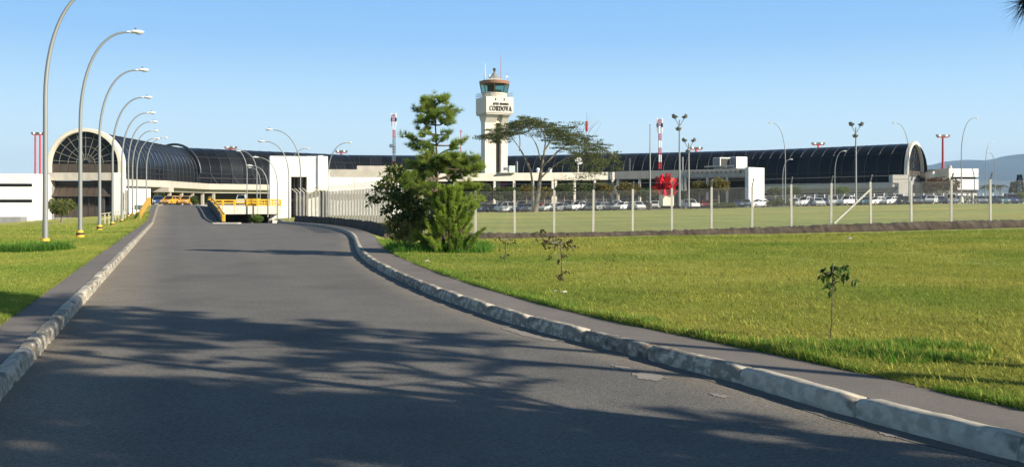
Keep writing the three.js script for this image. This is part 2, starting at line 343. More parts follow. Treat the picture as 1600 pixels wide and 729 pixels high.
{
  const n = WALKR_IN.length, keep = [...Array(n).keys()].filter((i) => i % 2 === 0 || i === n - 1);
  const rows = keep.map((i) => { const a = WALKR_IN[i], b = WALKR_OUT[i]; return [0, .25, .5, .75, 1].map((t) => [lerp(a[0], b[0], t), KH - .025 - .012 * t, lerp(a[1], b[1], t)]); });
  struct('sidewalk', vcol(sheet(rows), walkTone), M.walk);
  const left = steps(-60, 178, 1, 2).map((s) => [0, .33, .66, 1].map((t) => { const [x, d] = so(s, lerp(KL - .72, KL - .16, t)); return [x, ramp(s) + KH - .03 + .008 * t + (t === 0 ? .012 * (wnoise(s, 3, 5) - .5) : 0), d]; }));
  struct('sidewalk', vcol(sheet(left), walkTone), M.walk);
}
// kerbs: single stones as far as they can be told apart, one run beyond
function kerbStone(L, seed, h = KH, w = KW, rough = 1) { // lies along +x from 0 to L, face towards -z... back at z = 0
  const r = rng(seed), nx = 9, prof = [[w, -.12], [w, h * .45], [w - .012, h * .78], [w - .035, h * .95], [w - .07, h], [.02, h - .008], [0, h - .02], [0, -.12]];   // [towards the road, up]
  const pos = [], idx = [], m = prof.length;
  for (let i = 0; i <= nx; i++) { const x = L * i / nx, e = i === 0 || i === nx ? .018 + .008 * r() : 0; for (let k = 0; k < m; k++) { const j = (v) => (r() - .5) * v * rough; pos.push(x + (i === 0 ? .007 : i === nx ? -.007 : 0), prof[k][1] - (k > 1 && k < 6 ? e : 0) + (k > 0 && k < 7 ? j(.010) : 0), -(prof[k][0] - (k < 5 ? e : 0) + (k > 0 && k < 6 ? j(.012) : 0))); } }
  for (let i = 0; i < nx; i++) for (let k = 0; k < m - 1; k++) { const a = i * m + k, b = a + m; idx.push(a, a + 1, b, b, a + 1, b + 1); }
  const cap = (i, flip) => { for (let k = 1; k < m - 1; k++) { const a = i * m, b = i * m + k, c = i * m + k + 1; flip ? idx.push(a, c, b) : idx.push(a, b, c); } };
  cap(0, true); cap(nx, false);
  const g = new THREE.BufferGeometry(); g.setAttribute('position', new THREE.Float32BufferAttribute(pos, 3)); g.setIndex(idx); g.computeVertexNormals();
  return g;
}
function layKerb(line, name, maxSingle, wearAt, lift, L0) { // line runs away from the camera with the road on its left (face on the -normal side)
  const k = new THREE.Group(); k.name = numbered(name); k.userData.kind = 'structure'; scene.add(k);
  let acc = 0, last = line[0]; const joints = [line[0]];
  const next = () => L0 * (.93 + .14 * R()); let want = next();
  for (let i = 1; i < line.length; i++) { acc += Math.hypot(line[i][0] - last[0], line[i][1] - last[1]); last = line[i]; if (acc >= want || i === line.length - 1) { joints.push(line[i]); acc = 0; want = next(); } }
  const kinds = [0, 1, 2, 3, 4].map((i) => boxUV(kerbStone(1, 900 + i))), far = [];
  joints.slice(0, -1).forEach((a, i) => {
    const b = joints[i + 1], L = Math.hypot(b[0] - a[0], b[1] - a[1]); if (L < .25) return;
    const mid = (a[1] + b[1]) / 2, ea = lift(a), eb = lift(b), ang = Math.atan2(b[1] - a[1], b[0] - a[0]);
    const mat = M.kerb[Math.min(3, Math.max(0, Math.floor(wearAt(mid) + R() * 1.4)))];
    const put = (o) => { o.position.set(a[0], ea + (R() - .5) * .012, -a[1]); o.rotation.order = 'YZX'; o.rotation.set(0, ang + (R() - .5) * .008, Math.atan2(eb - ea, L)); o.scale.set(L, 1, 1); };
    if (mid < maxSingle && mid > -4) { const o = new THREE.Mesh(kinds[Math.floor(R() * 5)], mat); o.name = i ? `kerb_stone_${String(i).padStart(3, '0')}` : 'kerb_stone'; o.castShadow = o.receiveShadow = true; put(o); k.add(o); }
    else { const o = new THREE.Object3D(); put(o); o.updateMatrix(); far.push(kinds[i % 5].clone().applyMatrix4(o.matrix)); }
  });
  if (far.length) part(k, 'kerb_run', mergeGeometries(far), M.kerb[2]).userData.kind = 'stuff';
  return k;
}
// right kerb: stones built with their back at z = 0 and face at z = -KW in their own axes; line of backs, walked away from the camera, road on the left
layKerb(WALKR_IN.filter(([, d]) => d > -26), 'kerb', 50, (d) => d < 9 ? -.3 : d < 30 ? 1.9 : 1.4, () => 0, 1.5);
{ // left kerb: walked towards the camera so that the road is again on the left
  const l = steps(-20, 82, .1, .1).reverse().map((s) => so(s, KL - .16));
  layKerb(l, 'kerb', 45, () => 1.3, ([x, d]) => ramp(sOf(x, d)), 1.3);
  const up = []; for (let s = 82; s < 170; s += 2) { const a = so(s, KL - .08), b = so(s + 2, KL - .08); up.push(beam(V(a[0], ramp(s) + .06, a[1]), V(b[0], ramp(s + 2) + .06, b[1]), .16, .24)); }
  struct('kerb', merged(up), M.kerb[2]);
}
// ───────────────────────── glass-roofed terminal ─────────────────────────
const RAD = 6.15, SPRING = 8.3, FLOOR = 5.9;
const tubeLine = [[-77, 181], [-79.5, 236], [-45, 276], [-5, 283], [34, 266], [62, 250], [88.6, 221]];
const dirTo = (a, b) => { const L = Math.hypot(b[0] - a[0], b[1] - a[1]); return [(b[0] - a[0]) / L, (b[1] - a[1]) / L]; };
const rightOf = ([a, b]) => [b, -a];
const mitre = (i) => { // [x, d] per metre of offset to the viewer's side at corner i
  const a = i > 0 ? dirTo(tubeLine[i - 1], tubeLine[i]) : dirTo(tubeLine[0], tubeLine[1]), b = i < tubeLine.length - 1 ? dirTo(tubeLine[i], tubeLine[i + 1]) : a;
  const na = rightOf(a), nb = rightOf(b), s = [na[0] + nb[0], na[1] + nb[1]], L = Math.hypot(...s), k = 1 / ((s[0] * na[0] + s[1] * na[1]) / L);
  return [s[0] / L * k, s[1] / L * k];
};
const arcPts = (r, n = 14) => { const o = [[r, FLOOR], [r, SPRING - 1]]; for (let k = 0; k <= n; k++) { const a = Math.PI * k / n; o.push([r * Math.cos(a), SPRING + r * Math.sin(a)]); } o.push([-r, SPRING - 1], [-r, FLOOR]); return o; };
{
  const t = thing('glass_terminal', 'long curved terminal under a dark barrel-vaulted glass roof with thin arched ribs', 'terminal');
  const bays = [];                                     // [centre, normal] rings along the line
  for (let i = 0; i < tubeLine.length - 1; i++) {
    const a = tubeLine[i], b = tubeLine[i + 1], L = Math.hypot(b[0] - a[0], b[1] - a[1]), n = Math.round(L / 2.9), m0 = mitre(i), m1 = mitre(i + 1), nn = rightOf(dirTo(a, b));
    for (let k = 0; k < n; k++) { const q = k / n; bays.push({ c: [lerp(a[0], b[0], q), lerp(a[1], b[1], q)], n: k === 0 ? m0 : nn, joint: k === 0 && i > 0 }); }
    if (i === tubeLine.length - 2) bays.push({ c: b, n: m1 });
  }
  const P = (bay, [o, e]) => V(bay.c[0] + bay.n[0] * o, e, bay.c[1] + bay.n[1] * o);
  const prof = arcPts(RAD), mats = [M.glass, M.glass2, M.glass, M.glass3];
  const tube = (pts, r) => sweep(pts, pts.map(() => r), 5);
  for (let i = 0; i < bays.length - 1; i++) {
    const pos = [], idx = [], a = bays[i], b = bays[i + 1];
    const tilt = (R() - .5) * .05;
    prof.forEach((q, k) => { const w = [q[0] * (1 + tilt * .1), q[1] + tilt * .2]; const p = P(a, w), r = P(b, q); pos.push(p.x, p.y, p.z, r.x, r.y, r.z); if (k) { const o = k * 2; idx.push(o - 2, o - 1, o, o - 1, o + 1, o); } });
    const g = new THREE.BufferGeometry(); g.setAttribute('position', new THREE.Float32BufferAttribute(pos, 3)); g.setIndex(idx); g.computeVertexNormals();
    part(t, 'roof_panel', [g], mats[Math.floor(R() * 4)]);
  }
  bays.forEach((b, i) => { if (b.joint && i < 25) { part(t, 'ridge_arch', [tube(arcPts(RAD + .75, 18).slice(2, -2).map((q) => P(b, q)), .3)], M.rib); return; } part(t, 'rib', [tube(arcPts(RAD + .06).map((q) => P(b, q)), .075)], M.rib); });
  const rails = []; // lengthwise members: ridge, haunches, sill
  for (const k of [2, 5, 9, 12]) for (let i = 0; i < bays.length - 1; i++) { const q = [prof[k][0] * 1.008, prof[k][1] + .04]; rails.push(bar(P(bays[i], q), P(bays[i + 1], q), .055, .055, 4)); }
  part(t, 'purlin', rails, M.rib);
  const sill = []; for (let i = 0; i < bays.length - 1; i++) sill.push(beam(P(bays[i], [RAD + .12, FLOOR + 1.35]), P(bays[i + 1], [RAD + .12, FLOOR + 1.35]), .18, .2));
  part(t, 'sill_rail', sill, M.dark);
  // raking struts under the haunch, second stretch of the roof
  bays.forEach((b, i) => { if (i > 20 && i < 60 && i % 2) part(t, 'strut', [bar(P(b, [RAD + 2.6, FLOOR + .2]), P(b, [RAD + .15, FLOOR + 2.3]), .07)], M.steeldark); });
  // deck and its concrete edge beam
  const edge = (o0, o1, e0, e1, name, mat, from = 0, to = tubeLine.length - 1) => {
    for (let i = from; i < to; i++) {
      const b = tubeLine[i + 1], a = i === 0 && o1 > 7 ? [lerp(tubeLine[0][0], b[0], .36), lerp(tubeLine[0][1], b[1], .36)] : tubeLine[i], ma = mitre(i), mb = mitre(i + 1), q = (p, m, o) => [p[0] + m[0] * o, p[1] + m[1] * o];
      part(t, name, [prism([q(a, ma, o0), q(a, ma, o1), q(b, mb, o1), q(b, mb, o0)], e0, e1)], mat);
    }
  };
  edge(-6, 9.2, 4.55, 5.88, 'deck_beam', M.conc);
  part(t, 'deck_beam', [prism([[-71.1, 183.3], [-67.9, 199.6], [-73, 200], [-74.6, 183.8]], 4.56, 5.86)], M.conc);
  edge(-5, 8.0, 3.75, 4.54, 'lower_beam', M.conc);
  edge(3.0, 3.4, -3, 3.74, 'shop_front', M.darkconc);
  edge(-6.2, -5.7, -3, 4.5, 'rear_wall', M.greyconc);
  for (let i = 0; i < bays.length - 1; i += 3) { const b = bays[i], p = [b.c[0] + b.n[0] * 7.4, b.c[1] + b.n[1] * 7.4]; part(t, 'column', [box(p[0] - .3, p[0] + .3, -3, 3.74, -p[1] - .3, -p[1] + .3)], M.conc); }
  // small fittings lit on the dark side: signs, lamps
  for (const i of [34, 38, 41]) { const p = P(bays[i], [RAD + 1.2, FLOOR + 1.7]); part(t, 'floodlight', [new THREE.SphereGeometry(.34, 8, 6).translate(p.x, p.y, p.z)], M.paint); }
  // windows of the upper floor behind the glass, seen from the field
  for (let i = 66; i < 88; i += 2) { const a = bays[i], b = bays[i + 1]; if (!b) break; const g = prism([[a.c[0] + a.n[0] * (RAD + .1), a.c[1] + a.n[1] * (RAD + .1)], [a.c[0] + a.n[0] * (RAD + .22), a.c[1] + a.n[1] * (RAD + .22)], [b.c[0] + b.n[0] * (RAD + .22), b.c[1] + b.n[1] * (RAD + .22)], [b.c[0] + b.n[0] * (RAD + .1), b.c[1] + b.n[1] * (RAD + .1)]], FLOOR + .15, FLOOR + 1.1); part(t, 'window', [g], M.brownglass); }
}
// fan-lit end pavilions; built facing +z with the arch centred on x = 0 and heights as in the world
function fanEnd(t, { r = 6.6, depth = 2.2, bars = M.spoke, spring = SPRING, low = 6.4, ringW = .55, frame = M.cream, spokes = 11 }) {
  const ring = new THREE.Shape(); ring.moveTo(-r, low); ring.lineTo(-r, spring); ring.absarc(0, spring, r, Math.PI, 0, true); ring.lineTo(r, low);
  const ri = r - ringW; ring.lineTo(ri, low); ring.lineTo(ri, spring); ring.absarc(0, spring, ri, 0, Math.PI, false); ring.lineTo(-ri, low); ring.closePath();
  const g = new THREE.ExtrudeGeometry(ring, { depth, bevelEnabled: true, bevelSize: .06, bevelThickness: .06, bevelSegments: 1, curveSegments: 28 }); g.translate(0, 0, -depth);
  part(t, 'arch_ring', [g], frame);
  const fanLow = spring + .25, fan = part(t, 'fanlight', [(() => { const s = new THREE.Shape(); s.moveTo(-ri, fanLow); s.lineTo(-ri, spring); s.absarc(0, spring, ri, Math.PI, 0, true); s.lineTo(ri, fanLow); s.closePath(); const e = new THREE.ExtrudeGeometry(s, { depth: .1, bevelEnabled: false, curveSegments: 24 }); e.translate(0, 0, -.9); return e; })()], M.glass3);
  for (let k = 0; k < spokes; k++) { const a = Math.PI * (k + .5) / spokes, c = Math.cos(a), s = Math.sin(a); part(fan, 'spoke', [bar(new THREE.Vector3(.55 * c, spring + .4 + .55 * s, -.72), new THREE.Vector3((ri - .05) * c, spring + (ri - .05) * s, -.72), .045, .045, 5)], bars); }
  for (const q of [.28, .52, .78]) { const pts = []; for (let k = 0; k <= 24; k++) { const a = Math.PI * k / 24; pts.push(new THREE.Vector3(ri * q * Math.cos(a), spring + .25 + ri * q * Math.sin(a), -.7)); } part(fan, 'glazing_bar', [sweep(pts, pts.map(() => .04), 5)], bars); }
  part(fan, 'hub', [(() => { const h = new THREE.CylinderGeometry(.75, .75, .18, 16, 1, false, Math.PI / 2, Math.PI); h.rotateX(Math.PI / 2); h.rotateZ(Math.PI); h.translate(0, spring + .2, -.72); return h; })()], M.brown);
  const n = 8; for (let k = 0; k < n; k++) part(t, 'panel', [box(-ri + 2 * ri * k / n + .03, -ri + 2 * ri * (k + 1) / n - .03, low, fanLow - .03, -.86 - .03 * R(), -.7)], M.brown);
  return ri;
}
{
  const a = tubeLine[0], u = dirTo(a, tubeLine[1]);
  const t = thing('arched_pavilion', 'arched end pavilion of the terminal with a spoked fan window, close to the white annex', 'pavilion', [a[0], 0, -a[1] + .4], Math.atan2(0, 1) + .03);
  const ri = fanEnd(t, { low: 6.95 });
  part(t, 'edge_beam', [box(-6.55, 5.85, 5.55, 6.93, -2, .12)], M.conc);
  part(t, 'side_pier', [box(5.3, 6.62, -2.4, 6.95, -2.4, .2)], M.white);
  part(t, 'side_pier', [box(-6.6, -5.9, -3.6, 5.53, -2.4, .1)], M.cream);
  // raked brown panels, windows, and the lower panels with a sill
  const n = 9, w = 11.2 / n;
  for (let k = 0; k < n; k++) {
    const x0 = -5.9 + k * w + .04, x1 = x0 + w - .08;
    const s = new THREE.Shape([[-.1, 2.65], [-1.5, 4.65], [-1.6, 4.65], [-.2, 2.65]].map(([z, y]) => new THREE.Vector2(-z, y)));
    const g = new THREE.ExtrudeGeometry(s, { depth: x1 - x0, bevelEnabled: false }); g.rotateY(Math.PI / 2); g.translate(x0, 0, -1.7 + 1.7); 
    part(t, 'panel', [g], M.brown);
    const win = part(t, 'window', [box(x0, x1, 1.0, 2.6, -1.5, -1.4)], M.brownglass); part(win, 'frame', [box(x0 - .04, x0 + .02, 1.0, 2.62, -1.42, -1.3)], M.steeldark);
    part(t, 'lower_panel', [box(x0, x1, -1.1, .86, -1.1, -.95)], M.brown);
  }
  part(t, 'sill', [box(-5.9, 5.3, .88, .98, -1.45, -.85)], M.brown);
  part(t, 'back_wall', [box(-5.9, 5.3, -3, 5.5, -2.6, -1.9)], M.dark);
  part(t, 'plinth', [box(-5.9, 5.3, -3.4, -1.12, -1.6, -.9)], M.greyconc);
}
{
  const b = tubeLine.at(-1), u = [.80, -.60];
  const t = thing('arched_pavilion', 'narrow-looking arched end of the terminal with a pale ring, above grey concrete', 'pavilion', [b[0] + u[0] * .4, 0, -b[1] - u[1] * .4], Math.PI / 2 - Math.atan2(-u[1], u[0]));
  fanEnd(t, { low: 7.2, spokes: 9, depth: .7, bars: M.rib });
  part(t, 'base_block', [box(-6.6, 6.6, -1, 7.15, -3, -.4)], M.greyconc);
  for (let k = 0; k < 4; k++) part(t, 'base_panel', [box(-6.3 + k * 3.15, -3.25 + k * 3.15, 2, 6.9, -.42, -.3)], M.greyconc);
  part(t, 'edge_pier', [box(5.9, 6.9, .5, 7.3, -3, .1)], M.white);
}
{ // white annex beside the first pavilion
  const t = thing('annex_building', 'white flat-roofed annex with two dark horizontal slots beside the arched pavilion', 'building', [-83.4, 0, -174], .12);
  const L = 60;
  part(t, 'wall', [box(-L, 0, -4.5, 1.55, -12, 0)], M.white);
  part(t, 'wall', [box(-L, 0, 2.1, 4.3, -12, .02)], M.white);
  part(t, 'parapet', [box(-L, 0, 4.85, 6.55, -12, .04)], M.white);
  part(t, 'slot', [box(-L, -.3, 1.55, 2.1, -12, -1.2)], M.dark);
  part(t, 'slot', [box(-L, -.3, 4.3, 4.85, -12, -1.2)], M.dark);
  part(t, 'low_wall', [box(-L, -.6, -4.6, -.9, .3, 3.2)], M.greyconc);
  part(t, 'return_wall', [box(0, 1.0, -4.5, 6.55, -8, -.6)], M.white);
  part(t, 'roof_unit', [box(-9.5, -7.6, 6.56, 7.0, -4, -2)], M.red);
}
{ // white wall and stepped cornice joining the pavilion and the arrivals deck
  const t = thing('link_building', 'low white link wall behind the row of street lamps, under the concrete deck', 'building');
  part(t, 'wall', [prism([[-71.0, 183], [-68.6, 190.5], [-72, 191.4], [-72.4, 183.3]], -3, 4.2)], M.white);
  part(t, 'canopy', [prism([[-75, 196.5], [-67.2, 196.5], [-67.4, 200], [-75, 200]], 3.6, 4.5)], M.conc);
}
{ // dark glazed canopy that hangs over the deck edge
  const t = thing('glazed_canopy', 'dark sloping glazed canopy breaking the concrete deck edge above the yellow railing', 'canopy');
  const a = [gx(343, 250), 250], b = [gx(384, 256), 256];
  for (let k = 0; k < 4; k++) {
    const p = [lerp(a[0], b[0], k / 4 + .005), lerp(a[1], b[1], k / 4)], q = [lerp(a[0], b[0], (k + 1) / 4 - .005), lerp(a[1], b[1], (k + 1) / 4)];
    const g = new THREE.BufferGeometry().setFromPoints([V(p[0] + .8, 4.2, p[1] - 3), V(q[0] + .8, 4.2, q[1] - 3), V(p[0] - .3, 6.1, p[1]), V(q[0] - .3, 6.1, q[1]), V(p[0] + .8, 4.1, p[1] - 2.9), V(q[0] + .8, 4.1, q[1] - 2.9), V(p[0] - .3, 6.0, p[1] + .1), V(q[0] - .3, 6.0, q[1] + .1)]);
    g.setIndex([0, 1, 2, 1, 3, 2, 4, 6, 5, 5, 6, 7, 0, 4, 1, 1, 4, 5, 0, 2, 4, 2, 6, 4, 1, 5, 3, 3, 5, 7]); g.computeVertexNormals();
    part(t, 'pane', [g], M.glass2);
  }
}
// ───────────────────────── upper road deck, underpass, railings ─────────────────────────
{
  const t = thing('road_deck', 'concrete road deck with a stained edge crossing over the dark underpass', 'bridge');
  const Q = (s, o) => so(s, o);
  part(t, 'slab', [prism([Q(113, 3.66), Q(113, 11.4), Q(178, 14), Q(178, 3.66)], .32, 1.16)], M.cream);
  part(t, 'slab', [prism([Q(119, KL - .7), Q(119, 3.64), Q(178, 3.64), Q(178, -6), Q(165, -4), Q(158, KL - .7)], .4, 1.17)], M.cream);
  for (let k = 0; k < 6; k++) { const a = Q(112.86, 3.9 + k * 1.23), b = Q(112.86, 5.1 + k * 1.23), c = Q(113.02, 5.1 + k * 1.23), e = Q(113.02, 3.9 + k * 1.23); part(t, 'edge_panel', [prism([a, b, c, e], .36, 1.24)], M.cream); }
  part(t, 'pier', [prism([Q(113.1, 8.15), Q(113.1, 8.75), Q(118, 8.75), Q(118, 8.15)], -4, .3)], M.conc);
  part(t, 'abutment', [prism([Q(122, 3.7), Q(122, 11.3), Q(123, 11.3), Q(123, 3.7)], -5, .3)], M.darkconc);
  part(t, 'wing_wall', [prism([Q(109, 9.75), Q(113, 9.95), Q(113, 10.25), Q(109, 10.05)], -4, -.15)], M.conc);
  part(t, 'side_wall', [prism([Q(84, 8.9), Q(109, 10.6), Q(109, 10.9), Q(84, 9.2)], -4.5, -.1)], M.greyconc);
}
{ // wall that carries the ramp on its far side
  const t = thing('ramp_wall', 'retaining wall along the ramp with a low dark parapet', 'retaining wall');
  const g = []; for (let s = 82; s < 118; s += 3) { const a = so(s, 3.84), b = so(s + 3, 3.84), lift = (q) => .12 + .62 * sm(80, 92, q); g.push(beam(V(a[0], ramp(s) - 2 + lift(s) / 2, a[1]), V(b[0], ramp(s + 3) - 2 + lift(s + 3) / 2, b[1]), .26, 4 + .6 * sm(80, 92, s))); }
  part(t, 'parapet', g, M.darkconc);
  part(t, 'end_block', [(() => { const p = so(81.6, 3.9), g = new RoundedBoxGeometry(2.0, .2, .9, 2, .05); g.translate(p[0] + .5, .0, -p[1] + 1.2); return g; })()], M.conc);
}
function pipeRail(name, label, path, { h = .95, r = .085, gap = 3, posts = true, lift = 0, group, pw = .1, mat = M.yellow } = {}) {
  const t = thing(name, label, 'railing', [0, 0, 0], 0, group);
  for (const k of [1, .52]) part(t, 'rail', [sweep(path.map(([x, e, d]) => V(x, e + lift + h * k, d)), path.map(() => r), 6)], mat);
  if (posts) path.forEach(([x, e, d], i) => { if (i % gap === 0 || i === path.length - 1) part(t, 'post', [box(x - pw, x + pw, e + lift - .05, e + lift + h, -d - pw, -d + pw)], mat); });
  return t;
}
pipeRail('pipe_railing', 'yellow pipe railing climbing beside the ramp above the dark parapet', [...steps(82.5, 116, 2, 2).map((s) => { const [x, d] = so(s, 3.84); return [x, ramp(s) + .36 * sm(80, 92, s), d]; })], { h: .66, r: .09, gap: 4 });
pipeRail('pipe_railing', 'yellow pipe railing along the edge of the road deck over the underpass', [...Array(13).keys()].map((k) => { const [x, d] = so(113.1, 3.95 + k * .61); return [x, 1.24, d]; }), { h: .62, r: .075, gap: 2 });
pipeRail('pipe_railing', 'yellow railing climbing the verge between the lamp row and the ramp sidewalk', [...steps(86, 124, 2, 2).map((s) => { const [x, d] = so(s, KL - 1.05); return [x, ramp(s) + .1, d]; })], { h: .85, r: .055, gap: 2, pw: .06, mat: std({ color: C(.55, .33, .06), roughness: .7 }) });
pipeRail('pipe_railing', 'pale yellow railing on the grass slope below the white link wall', [...steps(92, 140, 3, 3).map((s) => { const [x, d] = so(s, KL - 4.4); return [x, HL(x, d) + .05, d]; })], { h: 1.0, r: .04, gap: 2, pw: .04, mat: std({ color: C(.62, .56, .38), roughness: .7 }) });
{
  const t = thing('bar_railing', 'yellow railing of close upright bars beside the white block', 'railing');
  const a = so(113.2, 9.0), b = so(113.2, 11.3);
  for (const e of [1.34, 1.92]) part(t, 'rail', [bar(V(a[0], e, a[1]), V(b[0], e, b[1]), .06)], M.yellow);
  for (let k = 0; k <= 8; k++) part(t, 'bar', [bar(V(lerp(a[0], b[0], k / 8), 1.2, lerp(a[1], b[1], k / 8)), V(lerp(a[0], b[0], k / 8), 1.95, lerp(a[1], b[1], k / 8)), .065)], M.yellow);
}
solid('traffic_barrier', 'solid yellow traffic barrier standing on the deck where the two railings meet', 'barrier', (() => { const p = so(114, 8.6), s = new THREE.Shape([[-.35, 0], [.35, 0], [.2, .35], [.13, .85], [-.13, .85], [-.2, .35]].map(([a, b]) => new THREE.Vector2(a, b))), g = new THREE.ExtrudeGeometry(s, { depth: 1.5, bevelEnabled: true, bevelSize: .03, bevelThickness: .03, bevelSegments: 1 }); g.rotateY(Math.PI / 2 - .3); g.translate(p[0] - .9, 1.17, -p[1]); return [g]; })(), M.yellow);
// ───────────────────────── white block and the long cream building ─────────────────────────
{
  const d0 = 117, t = thing('white_block', 'tall white cubic gatehouse block with a deep brown doorway recess', 'building', [gx(467, d0), 0, -d0], .26);
  const w = 6.2 * .5, H = 7.0, k = 86 / 1570 * d0 / 2;                           // half width in view
  const X = (px) => (px - 467) / 86 * 2 * k * 1.03;
  part(t, 'wall', [box(X(424), X(455), -1.6, H, -5, 0)], M.white);
  part(t, 'wall', [box(X(455.02), X(479), 4.62, H, -5, 0)], M.white);
  part(t, 'wall', [(() => { const s = new THREE.Shape([[X(479), -1.6], [X(480), -1.6], [X(480), 2.5], [X(491), 3.05], [X(510), 3.05], [X(510), H + .03], [X(479), H + .03]].map(([a, b]) => new THREE.Vector2(a, b))); const g = new THREE.ExtrudeGeometry(s, { depth: 5, bevelEnabled: false }); g.translate(0, 0, -5); return g; })()], M.white);
  part(t, 'pier', [box(X(495), X(503), 3.06, H + .1, 0, .25)], M.white);
  const door = part(t, 'doorway', [box(X(455), X(479), -1.6, 4.6, -3, -2.2)], M.brownglass);
  for (let i = 1; i < 4; i++) part(door, 'mullion', [box(X(455 + 6 * i) - .04, X(455 + 6 * i) + .04, -1.6, 4.6, -2.2, -2.1)], M.steeldark);
  part(door, 'transom', [box(X(455), X(479), 1.75, 2.05, -2.2, -2.05)], M.brown);
  part(t, 'recess_wall', [box(X(480.2), X(499), -1.6, 3.0, -1.6, -1.2)], M.white);
  part(t, 'recess_glass', [box(X(499), X(510), -1.6, 3.0, -4.2, -4.0)], M.glass);
  part(t, 'roof', [box(X(424) + .1, X(510) - .1, H - .4, H - .2, -5.2, -4.9)], M.white);
}
{
  const t = thing('service_building', 'long low cream building with two beige bands behind the roadside fence', 'building', [gx(515, 134), 0, -134], .16);
  const L = 12.6;
  part(t, 'parapet', [box(0, L, 5.05, 6.02, -9, .04)], M.conc);
  part(t, 'wall', [box(.3, L, 2.75, 5.03, -9, 0)], M.white);
  part(t, 'band', [box(0, L, 2.0, 2.73, -9, .06)], M.conc);
  part(t, 'wall', [box(.3, L, -.9, 1.98, -9, -.02)], M.white);
  part(t, 'corner_pier', [box(-.4, .28, -1, 6.0, -9, .02)], M.white);
  part(t, 'roof_unit', [box(3.6, 8.2, 6.03, 6.6, -6, -2)], M.conc);
  for (let k = 0; k < 3; k++) part(t, 'panel_joint', [box(3.2 + k * 3.1, 3.26 + k * 3.1, 2.75, 5.03, -.02, .012)], M.conc);
}
